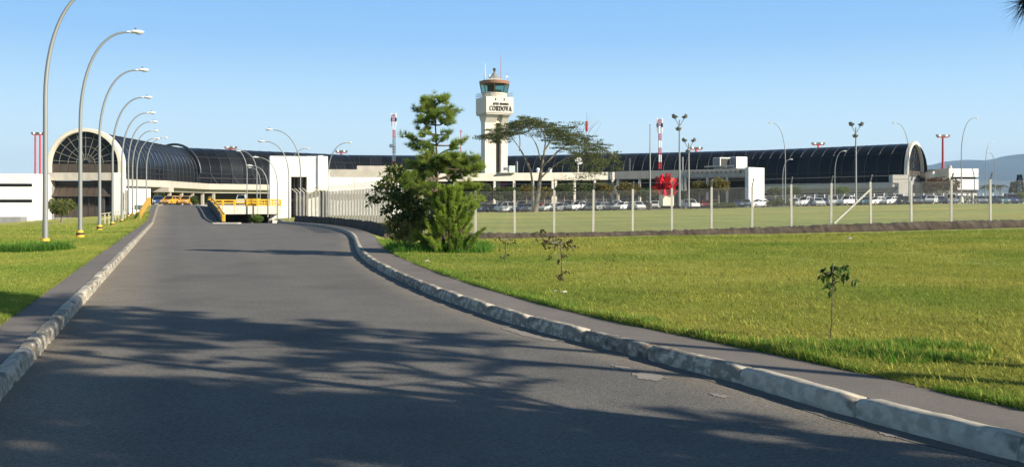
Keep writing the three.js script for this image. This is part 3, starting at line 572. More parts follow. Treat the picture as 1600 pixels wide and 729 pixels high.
// ───────────────────────── low concourse with columns ─────────────────────────
const concLine = (px) => { const d = px < 961 ? lerp(190, 201, (px - 590) / 371) : lerp(197, 187, (px - 961) / 204); return [gx(px, d), d]; };
const concTop = (px) => { const d = concLine(px)[1]; return ge(px < 961 ? lerp(270.5, 268.6, (px - 740) / 220) : lerp(267.6, 263.2, (px - 961) / 204), d); };
{
  const t = thing('concourse', 'long low concourse with a cream concrete parapet on slender columns over dark bays', 'building');
  const secs = [[concLine(590), concLine(960.9)], [concLine(961.1), concLine(1165)]].map(([a, b]) => ({ a, b, n: rightOf(dirTo(a, b)) }));
  const sec = (px) => secs[px < 961 ? 0 : 1], qn = (p, n, o) => [p[0] + n[0] * o, p[1] + n[1] * o];
  const slabAt = (p0, p1, o0, o1, e0, e1) => { const n = sec((p0 + p1) / 2).n, p = concLine(p0), r = concLine(p1); return prism([qn(p, n, o0), qn(r, n, o0), qn(r, n, o1), qn(p, n, o1)], e0, e1); };
  const cuts = [590, 660, 740, 803, 866, 930, 960.8, 961.2, 1000, 1068, 1122, 1165];
  for (let i = 0; i < cuts.length - 1; i++) { if (cuts[i] === 960.8) continue; const lo = concTop((cuts[i] + cuts[i + 1]) / 2) - 1.52, p0 = cuts[i] + .12, p1 = cuts[i + 1] - .12; const g = slabAt(p0, p1, 0, -.5, lo, lo + 1.52); const pp = g.attributes.position, hA = concTop(p0), hB = concTop(p1), xa = concLine(p0)[0], xb = concLine(p1)[0]; for (let k = 0; k < pp.count; k++) if (pp.getY(k) > lo + 1) pp.setY(k, lerp(hA, hB, clamp((pp.getX(k) - xa) / (xb - xa)))); part(t, 'parapet', [g], cuts[i] > 960 ? M.conc : M.cream); }
  part(t, 'roof', [prism([qn(secs[0].a, secs[0].n, -.52), qn(secs[0].b, secs[0].n, -.52), qn(secs[0].b, secs[0].n, -16), qn(secs[0].a, secs[0].n, -16)], 5.9, 6.4), prism([qn(secs[1].a, secs[1].n, -.52), qn(secs[1].b, secs[1].n, -.52), qn(secs[1].b, secs[1].n, -14), qn(secs[1].a, secs[1].n, -14)], 6.05, 6.55)], M.greyconc);
  for (const px of [600, 650, 710, 773, 803.5, 833, 864, 869, 898.5, 930, 958, 965, 999, 1065.5, 1070.5, 1105, 1136]) part(t, 'column', [slabAt(px - 1.7, px + 1.7, -.1, -.6, -.6, concTop(px) - 1.5)], M.cream);
  // recessed brown wall, panels and openings
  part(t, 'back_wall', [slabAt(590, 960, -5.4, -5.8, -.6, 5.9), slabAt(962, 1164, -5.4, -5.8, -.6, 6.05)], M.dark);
  for (let px = 745; px < 1150; px += 31) { const hi = 3.1 + 1.4 * R(); if (R() < .8) part(t, 'wall_panel', [slabAt(px + 3, px + 27, -5.2, -5.38, -.4, hi)], [M.brown, M.darkconc, M.brownglass, M.brown][Math.floor(R() * 4)]); }
  for (let px = 872; px < 1000; px += 11) { if (R() < .35) continue; part(t, 'low_window', [slabAt(px, px + 8.5, -.7, -1.0, .9, 1.6)], M.paint); }
  part(t, 'banner', [slabAt(788, 798, -2.6, -2.8, 3.6, 5.6)], std({ color: C(.20, .02, .14) }), 'magenta banner'); part(t, 'banner', [slabAt(780, 787, -2.6, -2.8, 4.2, 5.7)], M.conc);
  const b = secs[1].b, q = (p, o) => qn(p, secs[1].n, o);
  // weep pipes on the greyer stretch of parapet
  for (let px = 1076; px < 1163; px += 7.4) { const p = q(concLine(px), .06), w = concTop(px); part(t, 'weep_hole', [box(p[0] - .13, p[0] + .13, w - .75, w - .3, -p[1] - .05, -p[1] + .1)], M.darkconc); }
  // tall white end wall, square to the front
  part(t, 'end_wall', [prism([q(b, .3), [b[0] + .45, b[1] - .8], [b[0] + 4.4, b[1] + 3.4], [b[0] + 4.0, b[1] + 3.8]], -.5, 8.1)], M.white);
  // ducts on the roof behind the parapet
  const d1 = concLine(1104), d2 = concLine(1150); part(t, 'duct', [bar(V(d1[0], 8.35, d1[1] + 2), V(d2[0], 8.45, d2[1] + 2), .16)], M.steel);
  for (const px of [800, 841, 860]) { const p = concLine(px); part(t, 'roof_vent', [cyl(.3, .25, .5, 8).translate(p[0], 7.5, -p[1] - 2), new THREE.SphereGeometry(.4, 8, 6).translate(p[0], 8.05, -p[1] - 2)], M.paint); }
  for (const [px, py] of [[987, 247], [1071, 245], [808, 252]]) { const p = concLine(px); part(t, 'roof_mast', [cyl(.16, .16, EYE - (py - HY) / F * (p[1] + 3) - 6.5, 8).translate(p[0], 6.5, -p[1] - 3)], M.steel); }
}
function cooler(px0, px1, py0, py1, notch, label) {
  const d = 192, w = (px1 - px0) / F * d, h = (py1 - py0) / F * d, t = thing('rooftop_cooler', label, 'rooftop unit', [gx((px0 + px1) / 2, d), ge(py1, d), -d], .5);
  part(t, 'casing', [box(-w * .5, w * .5, .1, h, -w * .5, w * .3)], M.white);
  part(t, 'side_panel', [box(-w * .5 - .04, -w * .5, .25, h - .15, -w * .45, w * .25)], M.greyconc);
  part(t, 'louvre_panel', [box(-w * .42, w * .42, .25, h - .2, w * .3, w * .3 + .05)], notch ? M.darkconc : M.white);
  for (const a of [-.4, .4]) part(t, 'skid', [box(w * a - .1, w * a + .1, -.3, .1, -w * .5, w * .3)], M.steel);
  return t;
}
cooler(1119, 1140, 246, 262, true, 'white rooftop air unit with a dark louvred end on the concourse roof');
cooler(1144, 1166, 245, 264, false, 'plain white rooftop air unit next to the white end wall');
{ const d = 196, t = thing('rooftop_cabinet', 'pale green cabinet on the concourse roof at the foot of the control tower', 'rooftop unit', [gx(799, d), ge(270, d), -d], .3); part(t, 'casing', [(() => { const g = new RoundedBoxGeometry(1.25, 1.3, 1.0, 2, .05); g.translate(0, .75, 0); return g; })()], std({ color: C(.50, .62, .55), roughness: .6 })); part(t, 'intake_hood', [box(-1.5, -.64, .5, 1.05, -.4, .4)], M.steeldark); part(t, 'base_slab', [box(-2.6, .8, 0, .1, -.6, .6)], M.cream); }
{
  const p = concLine(905), t = thing('satellite_dish', 'white satellite dish on a short mast behind the spreading tree', 'satellite dish', [p[0], 7.4, -p[1] - 3]);
  const pts = []; for (let i = 0; i <= 8; i++) { const r = .85 * i / 8; pts.push(new THREE.Vector2(r, .38 * r * r)); } for (let i = 8; i >= 0; i--) { const r = .85 * i / 8; pts.push(new THREE.Vector2(r, .38 * r * r - .05)); }
  const g = new THREE.LatheGeometry(pts, 20); g.rotateX(1.15); g.rotateY(.5); g.translate(0, 2.4, .2);
  part(t, 'dish', [g], M.paint); part(t, 'mast', [cyl(.12, .1, 2.3)], M.paint); part(t, 'feed_arm', [bar(new THREE.Vector3(.05, 2.1, .4), new THREE.Vector3(.4, 2.75, 1.0), .04)], M.steel);
}
// ───────────────────────── control tower ─────────────────────────
{
  const D = 207, ang = .40, t = thing('control_tower', 'cream concrete control tower with lettering and a glazed cab with a conical roof', 'control tower', [gx(772.5, D), 0, -D], ang);
  const e = (py) => ge(py, D), W = 6.0, hw = W / 2;
  const E1 = e(178), E2 = e(153), top = 2.95;
  // two legs, cut back towards the pod, with a dark lift core between them
  const leg = (x0, x1) => { const s = new THREE.Shape([[-1.05, -1], [1.05, -1], [1.05, E1 - 1.9], [2.3, E1 - .3], [-2.3, E1 - .3], [-1.05, E1 - 1.9]].map(([a, b]) => new THREE.Vector2(a, b))); const g = new THREE.ExtrudeGeometry(s, { depth: x1 - x0, bevelEnabled: true, bevelSize: .04, bevelThickness: .04, bevelSegments: 1 }); g.rotateY(Math.PI / 2); g.translate(x0, 0, 0); return g; };
  part(t, 'leg', [leg(-2.5, -.15)], M.cream); part(t, 'leg', [leg(1.1, 2.45)], M.cream);
  part(t, 'lift_core', [box(.3, 1.08, -1, E1 - 1.9, -1.0, .3)], M.darkconc);
  for (let k = 0; k < 7; k++) part(t, 'landing', [box(-.15, .3, 2 + k * 2.1, 2.14 + k * 2.1, -.9, -.5)], M.conc);
  part(t, 'cross_beam', [(() => { const s = new THREE.Shape([[-2.52, E1 - 1.9], [2.47, E1 - 1.9], [2.62, E1 - .32], [-2.66, E1 - .32]].map(([a, b]) => new THREE.Vector2(a, b))); const g = new THREE.ExtrudeGeometry(s, { depth: 2.0, bevelEnabled: false }); g.translate(0, 0, -1.0); return g; })()], M.cream);
  part(t, 'pod', [(() => { const g = new RoundedBoxGeometry(W, E2 - E1, 5.9, 2, .09); g.translate(0, (E1 + E2) / 2, 0); return g; })()], M.cream);
  part(t, 'pod_base', [box(-hw + .12, hw - .12, E1 - .3, E1 - .002, -2.8, 2.8)], M.conc);
  for (const s of [-.9, 1.0]) part(t, 'drain_spout', [box(s - .08, s + .08, E2 - .75, E2 - .3, 2.95, 3.1)], M.brown);
  // balcony rail
  const rail = []; for (const y of [.45, .9]) { for (const [x0, z0, x1, z1] of [[-hw, 2.85, hw, 2.85], [-hw, -2.85, hw, -2.85], [-hw + .05, -2.85, -hw + .05, 2.85], [hw - .05, -2.85, hw - .05, 2.85]]) rail.push(bar(new THREE.Vector3(x0, E2 + y, z0), new THREE.Vector3(x1, E2 + y, z1), .03)); }
  for (let k = -3; k <= 3; k++) for (const z of [-2.85, 2.85]) rail.push(cyl(.03, .03, .9, 5).translate(k, E2, z));
  for (let k = -2; k <= 2; k++) for (const x of [-hw + .05, hw - .05]) rail.push(cyl(.03, .03, .9, 5).translate(x, E2, k));
  part(t, 'balcony_rail', rail, M.steel);
  // eight-sided cab leaning outwards
  const oct = (r, y) => Array.from({ length: 8 }, (_, i) => { const a = (i + .5) * Math.PI / 4; return new THREE.Vector3(r * Math.cos(a), y, r * Math.sin(a)); });
  const band = (a, b, i) => { const j = (i + 1) % 8, g = new THREE.BufferGeometry().setFromPoints([a[i], a[j], b[i], b[j]]); g.setIndex([0, 2, 1, 1, 2, 3]); g.computeVertexNormals(); return g; };
  const yA = E2, yB = e(146), yC = e(131.5), yD = e(127);
  const g0 = new THREE.CylinderGeometry(2.62, 2.5, yB - yA, 8, 1); g0.rotateY(Math.PI / 8); g0.translate(0, (yA + yB) / 2, 0); part(t, 'cab_base', [g0], M.cream);
  const lo = oct(2.6, yB), hi = oct(3.0, yC), cabin = part(t, 'cab_floor', [new THREE.CylinderGeometry(2.55, 2.55, .12, 8).rotateY(Math.PI / 8).translate(0, yB + .06, 0)], M.dark);
  const pane = new THREE.MeshPhysicalMaterial({ color: C(.42, .62, .58), roughness: .03, transmission: 1, thickness: 0, side: THREE.DoubleSide });
  for (let i = 0; i < 8; i++) { const w = part(t, 'window', [band(lo, hi, i)], pane); part(w, 'mullion', [bar(lo[i], hi[i], .09, .09, 5)], M.brown); }
  part(cabin, 'console', [new THREE.CylinderGeometry(1.5, 1.6, .6, 8).translate(0, yB + .4, 0)], M.dark); part(cabin, 'blind', [box(-1.5, .2, yB + .6, yC - .1, -.2, 0)], M.dark);
  part(t, 'roof_rim', [new THREE.CylinderGeometry(3.16, 3.06, yD - yC, 8).rotateY(Math.PI / 8).translate(0, (yC + yD) / 2, 0)], std({ color: C(.30, .15, .09), roughness: .8 }));
  part(t, 'roof_slab', [new THREE.CylinderGeometry(1.3, 2.9, .55, 8).rotateY(Math.PI / 8).translate(0, yD + .275, 0)], M.conc);
  part(t, 'roof_cone', [new THREE.CylinderGeometry(.22, 1.25, 1.35, 10).translate(0, yD + 1.15, 0)], M.steel);
  part(t, 'beacon', [cyl(.2, .16, .45, 8).translate(0, yD + 1.8, 0), new THREE.SphereGeometry(.34, 10, 8).translate(0, yD + 2.45, 0)], M.brown);
  for (const [x, z, h, m] of [[-2.2, .4, 3.6, M.paint], [-2.55, .8, 1.3, M.steeldark], [1.5, -.2, 5.6, M.red], [2.5, .9, 1.6, M.steeldark], [1.9, 1.6, 1.0, M.paint], [-1.3, 1.8, .9, M.paint], [2.7, -.8, .9, M.steel]]) part(t, 'antenna', [cyl(h > 3 ? .07 : .04, h > 3 ? .03 : .03, h, 6).translate(x, yD, z)], m);
  for (const [x, z] of [[2.3, 1.0], [-1.7, 1.4]]) part(t, 'radome', [new THREE.SphereGeometry(.26, 8, 6).translate(x, yD + .9, z)], M.paint);
  // lettering, raised off the wall
  const serif = await new FontLoader().loadAsync('fonts/droid/droid_serif_bold.typeface.json'), sans = await new FontLoader().loadAsync('fonts/droid/droid_sans_bold.typeface.json');
  const word = (s, font, size, y, x, wide) => { const g = new TextGeometry(s, { font, size, depth: .12, curveSegments: 4 }); g.computeBoundingBox(); const b = g.boundingBox, k = wide / (b.max.x - b.min.x); g.translate(-b.min.x, 0, 0); g.scale(k, 1, 1); g.translate(x - wide / 2, y, 2.952); return g; };
  part(t, 'lettering', [word('JOSE MARIA', sans, .46, E1 + 1.62, .2, 3.5)], M.black); part(t, 'lettering', [word('CORDOVA', serif, .98, E1 + .42, .2, 4.9)], M.black);
}
// red and white lattice-like masts on the concourse roof
function redMast(px, d, topPy, basePy, w, label) {
  const y0 = ge(basePy, d), y1 = ge(topPy, d), n = 7, t = thing('radio_mast', label, 'radio mast', [gx(px, d), y0, -d]);
  const h = (y1 - y0) / n, r = w / 2;
  for (let i = 0; i < n; i++) {
    const g = []; for (let k = 0; k < 3; k++) { const a = k * 2.094, b = a + 2.094; g.push(cyl(.075, .075, h, 5).translate(r * Math.cos(a), i * h, r * Math.sin(a))); for (let q = 0; q < 3; q++) g.push(bar(new THREE.Vector3(r * Math.cos(a), i * h + q * h / 3, r * Math.sin(a)), new THREE.Vector3(r * Math.cos(b), i * h + (q + 1) * h / 3, r * Math.sin(b)), .05, .05, 4)); }
    part(t, 'mast_section', g, i % 2 ? M.paint : M.red);
  }
  for (const k of [.3, 1.3]) for (const sd of [1, -1]) part(t, 'panel_antenna', [box(sd * (r + .05), sd * (r + .3), n * h - 1.3 - k, n * h + .5 - k, -.15, .15)], M.paint);
  return [t, y1 - y0];
}
{ const [t, h] = redMast(615, 218, 178, 264, .62, 'red and white radio mast with a round dish behind the cream building'); const dish = new THREE.CylinderGeometry(.42, .42, .3, 14); dish.rotateX(Math.PI / 2); dish.translate(-.55, h * .42, .4); part(t, 'dish', [dish], M.paint); }
redMast(1031, 196, 186, 264, .6, 'red and white radio mast rising above the red sculpture');
// ───────────────────────── right-hand end of the terminal ─────────────────────────
{
  const d = 214, t = thing('stair_tower', 'cream T-shaped stair block in front of the dark glass terminal', 'building', [gx(1408, d), 0, -d], -.1);
  const X = (px) => (px - 1408) / F * d;
  part(t, 'upper_wall', [box(X(1396), X(1420), 5.75, 7.45, -3, 0)], M.cream); part(t, 'shaft', [box(X(1405), X(1419), 0, 5.73, -3, .02)], M.cream); part(t, 'cornice', [box(X(1396) - .06, X(1420) + .06, 6.5, 6.62, -3.05, .06)], M.conc);
  part(t, 'bracket', [box(X(1396), X(1405) - .01, 4.9, 5.73, -3, -.3)], M.cream);
}
{
  const d = 216, t = thing('end_building', 'bright white two-storey end building with one dark slot across it', 'building', [gx(1486, d), 0, -d], .16);
  const X = (px) => (px - 1486) / F * d;
  part(t, 'upper_wall', [box(X(1486), X(1534), 7.05, 8.85, -8, 0)], M.white); part(t, 'slot', [box(X(1489), X(1533), 6.6, 7.03, -8, -.7)], M.dark); part(t, 'lower_wall', [box(X(1486), X(1534), 4.3, 6.58, -8, .02)], M.white);
  part(t, 'side_wall', [box(X(1483), X(1486) - .01, 3.6, 8.85, -8, .04)], M.cream);
  for (let k = 0; k < 5; k++) part(t, 'base_pier', [box(X(1492 + k * 9), X(1497 + k * 9), 1.0, 3.6, -5, -.4)], M.white);
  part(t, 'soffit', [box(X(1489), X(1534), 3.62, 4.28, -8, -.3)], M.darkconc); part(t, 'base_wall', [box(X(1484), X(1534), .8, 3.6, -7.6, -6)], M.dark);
  part(t, 'roof_vent', [cyl(.5, .4, .7, 8).translate(X(1494), 8.86, -2)], M.conc);
}
{
  const d = 219, t = thing('covered_court', 'shaded court with a cream beam and raking brown roof between the arch and white building', 'building', [gx(1470, d), 0, -d], .1);
  const X = (px) => (px - 1470) / F * d;
  part(t, 'beam', [box(X(1460), X(1487), 7.0, 8.1, -6, 0)], M.cream); part(t, 'pier', [box(X(1457), X(1460) - .01, 4.5, 8.3, -3, .2)], M.white); part(t, 'back_wall', [box(X(1458), X(1487), .8, 7, -6, -5)], M.brown);
  const g = new THREE.BufferGeometry().setFromPoints([V(X(1463), 6.9, 3), V(X(1489), 3.2, 0), V(X(1489), 3.2, 3.5), V(X(1463), 6.6, 3), V(X(1489), 2.9, 0), V(X(1489), 2.9, 3.5)]); g.setIndex([0, 1, 2, 3, 5, 4, 0, 3, 1, 1, 3, 4]); g.computeVertexNormals();
  part(t, 'raking_roof', [g], M.brown);
}
// ───────────────────────── hills, far off on one side ─────────────────────────
{
  const ridge = (px) => { const k = [[1240, 0], [1380, 48], [1440, 58], [1480, 64], [1520, 68], [1551, 69], [1578, 73], [1600, 77], [1660, 84], [1760, 78], [1900, 90], [2200, 86]]; for (let i = 0; i < k.length - 1; i++) if (px <= k[i + 1][0]) return lerp(k[i][1], k[i + 1][1], clamp((px - k[i][0]) / (k[i + 1][0] - k[i][0]))); return 80; };
  const rows = []; for (let j = 0; j <= 16; j++) { const d = lerp(5600, 9200, j / 16), row = []; for (let px = 1240; px <= 2200; px += 5) { const h = ridge(px) / F * 8000 * Math.sin(Math.min(1, j / 11) * Math.PI / 2) * (j > 11 ? 1 - (j - 11) * .12 : 1); row.push([gx(px, 7800) + (d - 7800) * .12, Math.max(-30, h * (.93 + .14 * fbm(px * .02, d * .0011, 9999, 91, 5)) - 20), d]); } rows.push(row); }
  struct('hills', sheet(rows), std({ color: C(.022, .042, .042), roughness: 1 }));
}
// ───────────────────────── street lamps ─────────────────────────
function curvedLamp(name, label, group, H = 9.1, reach = 1.95, striped = true, thick = 1) {
  const t = thing(name, label, 'street lamp', [0, 0, 0], 0, group);     // arm along +x
  const pts = [], rad = [], hs = H * .56;
  for (let k = 0; k <= 5; k++) { pts.push(new THREE.Vector3(0, hs * k / 5, 0)); rad.push(lerp(.098, .075, k / 5) * thick); }
  for (let k = 1; k <= 14; k++) { const a = k / 14 * Math.PI / 2; pts.push(new THREE.Vector3(reach * (1 - Math.cos(a)) * (.82 + .18 * k / 14), hs + (H - hs) * Math.sin(a), 0)); rad.push(lerp(.075, .042, k / 14) * thick); }
  const end = pts.at(-1); pts.push(new THREE.Vector3(end.x + .18, end.y + .012, 0)); rad.push(.04 * thick);
  part(t, 'pole', [sweep(pts, rad, 10)], M.steel);
  const hd = part(t, 'lamp_head', [(() => { const s = new THREE.SphereGeometry(1, 12, 8); s.scale(.31, .085, .13); s.translate(end.x + .4, end.y + .045, 0); const n = new THREE.CylinderGeometry(.045, .065, .26, 8); n.rotateZ(Math.PI / 2); n.translate(end.x + .1, end.y + .02, 0); return [s, n]; })()], M.lamphead);
  part(hd, 'lens', [(() => { const s = new THREE.SphereGeometry(1, 10, 6, 0, Math.PI * 2, Math.PI / 2, Math.PI / 2); s.scale(.19, .1, .1); s.translate(end.x + .47, end.y + .015, 0); return s; })()], M.lens);
  part(hd, 'photocell', [cyl(.045, .045, .1, 8).translate(end.x + .34, end.y + .12, 0)], M.steeldark);
  if (striped) { part(t, 'base_collar', [cyl(.185, .17, .2, 14)], M.yellow); part(t, 'black_band', [cyl(.175, .16, .1, 14).translate(0, .2, 0)], M.black); part(t, 'base_collar', [cyl(.15, .125, .1, 14).translate(0, .3, 0)], M.yellow); }
  return t;
}
{
  const L = [[70, 34.6, 'street lamp whose top runs out of the picture, tall tuft of grass at its foot'], [124.5, 44.4, 'tall curved street lamp standing second in the row along the ramp sidewalk'], [155, 57, 'curved street lamp standing third in the row along the ramp sidewalk'], [175, 71, 'curved street lamp fourth in the row, in front of the white pavilion pier'], [189.5, 83, 'curved street lamp fifth in the row, beside the foot of the pavilion pier'], [200, 95, 'curved street lamp sixth in the row along the ramp'], [206.5, 108, 'curved street lamp seventh in the row along the ramp'], [213, 121, 'curved street lamp eighth in the row along the ramp, far up the slope'], [228, 131, 'last curved street lamp of the row, close to the top of the ramp']];
  let proto;
  L.forEach(([px, d, label], i) => {
    const x = gx(px, d), e = HL(x, d), p = [x, e - .03, -d], turn = Math.atan2(-UX, UD) - .0;
    if (!i) { proto = curvedLamp('street_lamp', label, 'curved lamps along the ramp sidewalk', 9.25); proto.position.set(...p); proto.rotation.y = turn + .02; }
    else copyOf(proto, label, p, turn + (R() - .5) * .14).rotation.z = (R() - .5) * .006;
  });
  // lamps on the far verge and the upper deck, arms towards the road
  const M2 = [[433, 108, 345, 246, 'short curved street lamp at the corner of the white block'], [451, 100, 347, 221, 'curved street lamp on the grass mound before the brown doorway'], [469, 96, 348, 203, 'tallest curved street lamp, rising in front of the brown doorway'], [418, 108, 339, 259, 'short curved street lamp in front of the bar railing'], [385.5, 150, 320, 230, 'curved street lamp on the deck beside the glazed canopy'], [401, 140, 320, 236, 'curved street lamp on the deck close to the white block']];
  for (const [px, d, base, head, label] of M2) {
    const e0 = ge(base, d), H = ge(head, d) - e0, p = V(gx(px, d), e0, d), t = curvedLamp('street_lamp', label, undefined, H, H * .29, false, .85);
    t.position.copy(p); t.rotation.y = Math.PI + .12;
  }
  const M3 = [[512, 128, 345, 223, 'curved street lamp between the white block and the cream building', 0], [452, 150, 330, 232, 'thin curved lamp showing above the roof of the white block', .2], [1227.5, 172, 318, 192, 'curved car park lamp beside the white end wall of the concourse', Math.PI], [1223.5, 190, 316, 249, 'short curved lamp close behind the car park lamp by the end wall', .1], [1305, 185, 318, 236, 'short curved lamp in front of the terminal deck between two floodlight poles', .1], [1421, 168, 316, 192, 'curved car park lamp in front of the arched end pavilion', Math.PI], [1503, 160, 316, 184, 'tall curved lamp with a cream foot in front of the end building', .1], [1541, 230, 312, 221, 'thin curved lamp against the hills with its arm turned away from the road', .6], [1556, 215, 312, 238, 'faint curved lamp against the hills with its arm turned towards the terminal', Math.PI + .3], [406, 185, 318, 262, 'small curved lamp far back under the terminal deck', Math.PI]];
  for (const [px, d, base, head, label, turn] of M3) {
    const e0 = ge(base, d), H = ge(head, d) - e0, t = curvedLamp('street_lamp', label, undefined, H, px > 1100 ? H * .16 : H * .24, false, 1);
    t.position.copy(V(gx(px, d), e0, d)); t.rotation.y = turn;
    if (px === 1503) part(t, 'foot', [cyl(.34, .26, .9, 10)], M.cream);
  }
}
// floodlight poles of the car park
function floodPole(px, d, base, top, heads, label) {
  const e0 = ge(base, d), H = ge(top, d) - e0, t = thing('floodlight_pole', label, 'floodlight', [gx(px, d), e0, -d], .2);
  part(t, 'pole', [cyl(.17, .1, H - .6, 10)], M.steel);
  const head = (x, y, z, tilt) => { const g = new THREE.CylinderGeometry(.5, .3, .42, 14); g.rotateZ(tilt); g.translate(x, y, z); const c = new THREE.SphereGeometry(.2, 8, 6); c.translate(x - Math.sin(tilt) * -.3, y + .28, z); return [g, c]; };
  if (heads > 0) { for (const sd of [-1, 1]) part(t, 'bracket', [bar(new THREE.Vector3(0, H - 1.6, 0), new THREE.Vector3(sd * .75, H - .35, 0), .05)], M.steeldark); part(t, 'floodlight', head(-.8, H - .15, 0, -.35), M.steeldark); part(t, 'floodlight', head(.8, H - .15, .2, .35), M.steeldark); }
  if (heads > 2) part(t, 'floodlight', head(-.25, H - 2.0, .25, 0), M.steeldark);
  return t;
}
floodPole(1062, 150, 322, 181, 3, 'grey floodlight pole with three round heads beside the red sculpture');
floodPole(1076.5, 168, 322, 218, 3, 'shorter grey floodlight pole with three round heads before the concourse columns');
floodPole(1338, 158, 316, 193, 3, 'grey floodlight pole with round heads before the middle of the dark glass terminal');
{ const d = 160, e0 = ge(328, d), t = thing('flag_pole', 'bare thin grey pole with no lamp standing before the concourse', 'pole', [gx(1016, d), e0, -d]); part(t, 'pole', [cyl(.15, .07, ge(195, d) - e0, 10)], M.steel); part(t, 'foot', [cyl(.3, .3, 1.1, 10)], M.brown); part(t, 'finial', [new THREE.SphereGeometry(.12, 8, 6).translate(0, ge(195, d) - e0, 0)], M.steel); }
// apron masts beyond the roofs
function apronMast(px, d, top, half, label, legs = false, r = .38) {
  const y = ge(top, d), t = thing('apron_mast', label, 'floodlight mast', [gx(px, d), 0, -d], .1), w = half / F * d;
  if (legs) { for (const sd of [-.75, .75]) part(t, 'leg', [cyl(.32, .28, y, 8).translate(sd, 0, 0)], M.red); } else part(t, 'leg', [cyl(r * 1.2, r * .8, y, 8)], M.red);
  part(t, 'crossarm', [box(-w, w, y - .2, y + .1, -.2, .2), box(-w * .7, w * .7, y + .35, y + .5, -.5, -.2)], M.red);
  for (let k = 0; k < (r < .2 ? 0 : 6); k++) part(t, 'lamp', [box(-w + k * w * .4 - .3, -w + k * w * .4 + .3, y + .1, y + .75, -.3, .4)], k % 3 === 1 ? M.paint : M.steeldark);
  return t;
}
apronMast(58, 330, 210, 8, 'two-legged red floodlight mast rising behind the white annex', true);
apronMast(360, 330, 232, 8, 'red floodlight mast showing over the ridge of the curved glass roof');
apronMast(533, 340, 238, 8, 'red floodlight mast over the roof to one side of the white block');
apronMast(1088, 330, 233, 9, 'red floodlight mast over the roof behind the rooftop air units');
apronMast(1279, 320, 226, 9, 'red floodlight mast over the long straight stretch of dark roof');
apronMast(1474, 300, 214, 9, 'tall red floodlight mast against the sky over the shaded court');
apronMast(720, 330, 205, 2, 'thin red mast close behind the pine top', false, .16);
{ const d = 300, t = thing('radio_aerial', 'thin pale aerial with a small red cage over the spreading tree', 'aerial', [gx(917, d), 0, -d]); part(t, 'pole', [cyl(.12, .06, ge(176, d), 6)], M.steel); part(t, 'cage', [cyl(.45, .45, 3, 6).translate(0, ge(205, d), 0)], M.red); }
// ───────────────────────── fences ─────────────────────────
const meshAlpha = (() => { const n = 64, d = new Uint8Array(n * n * 4); for (let j = 0; j < n; j++) for (let i = 0; i < n; i++) { const a = Math.abs(((i + j) % n) - n / 2), b = Math.abs(((i - j + n) % n) - n / 2), on = Math.min(a, b, n / 2 - a + 0, n / 2 - b + 0) ; const w = (n / 2 - a < 1.01 || n / 2 - b < 1.01) ? 255 : 0; const o = (j * n + i) * 4; d[o] = d[o + 1] = d[o + 2] = w; d[o + 3] = 255; } const t = new THREE.DataTexture(d, n, n, THREE.RGBAFormat); t.wrapS = t.wrapT = THREE.RepeatWrapping; t.magFilter = THREE.LinearFilter; t.repeat.set(1 / .09, 1 / .09); t.needsUpdate = true; return t; })();
const chainlink = new THREE.MeshStandardMaterial({ color: C(.42, .42, .40), roughness: .6, metalness: .3, alphaMap: meshAlpha, alphaTest: .5, side: THREE.DoubleSide });
const chainlink2 = chainlink.clone(); { const d = new Uint8Array(16 * 16 * 4); for (let j = 0; j < 16; j++) for (let i = 0; i < 16; i++) { const on = (i + j) % 8 < 2 || (i - j + 16) % 8 < 2 ? 255 : 0, o = (j * 16 + i) * 4; d[o] = d[o + 1] = d[o + 2] = on; d[o + 3] = 255; } const t = new THREE.DataTexture(d, 16, 16, THREE.RGBAFormat); t.wrapS = t.wrapT = THREE.RepeatWrapping; t.magFilter = THREE.LinearFilter; t.repeat.set(1 / .06, 1 / .06); t.needsUpdate = true; chainlink2.alphaMap = t; chainlink2.color.setRGB(.30, .29, .26); }
function meshPanel(a, b, e0, e1) { const L = a.distanceTo(b), g = new THREE.BufferGeometry(); g.setAttribute('position', new THREE.Float32BufferAttribute([a.x, e0[0], a.z, b.x, e0[1], b.z, a.x, e1[0], a.z, b.x, e1[1], b.z], 3)); g.setAttribute('uv', new THREE.Float32BufferAttribute([0, 0, L, 0, 0, e1[0] - e0[0], L, e1[0] - e0[0]], 2)); g.setIndex([0, 1, 2, 1, 3, 2]); g.computeVertexNormals(); return g; }
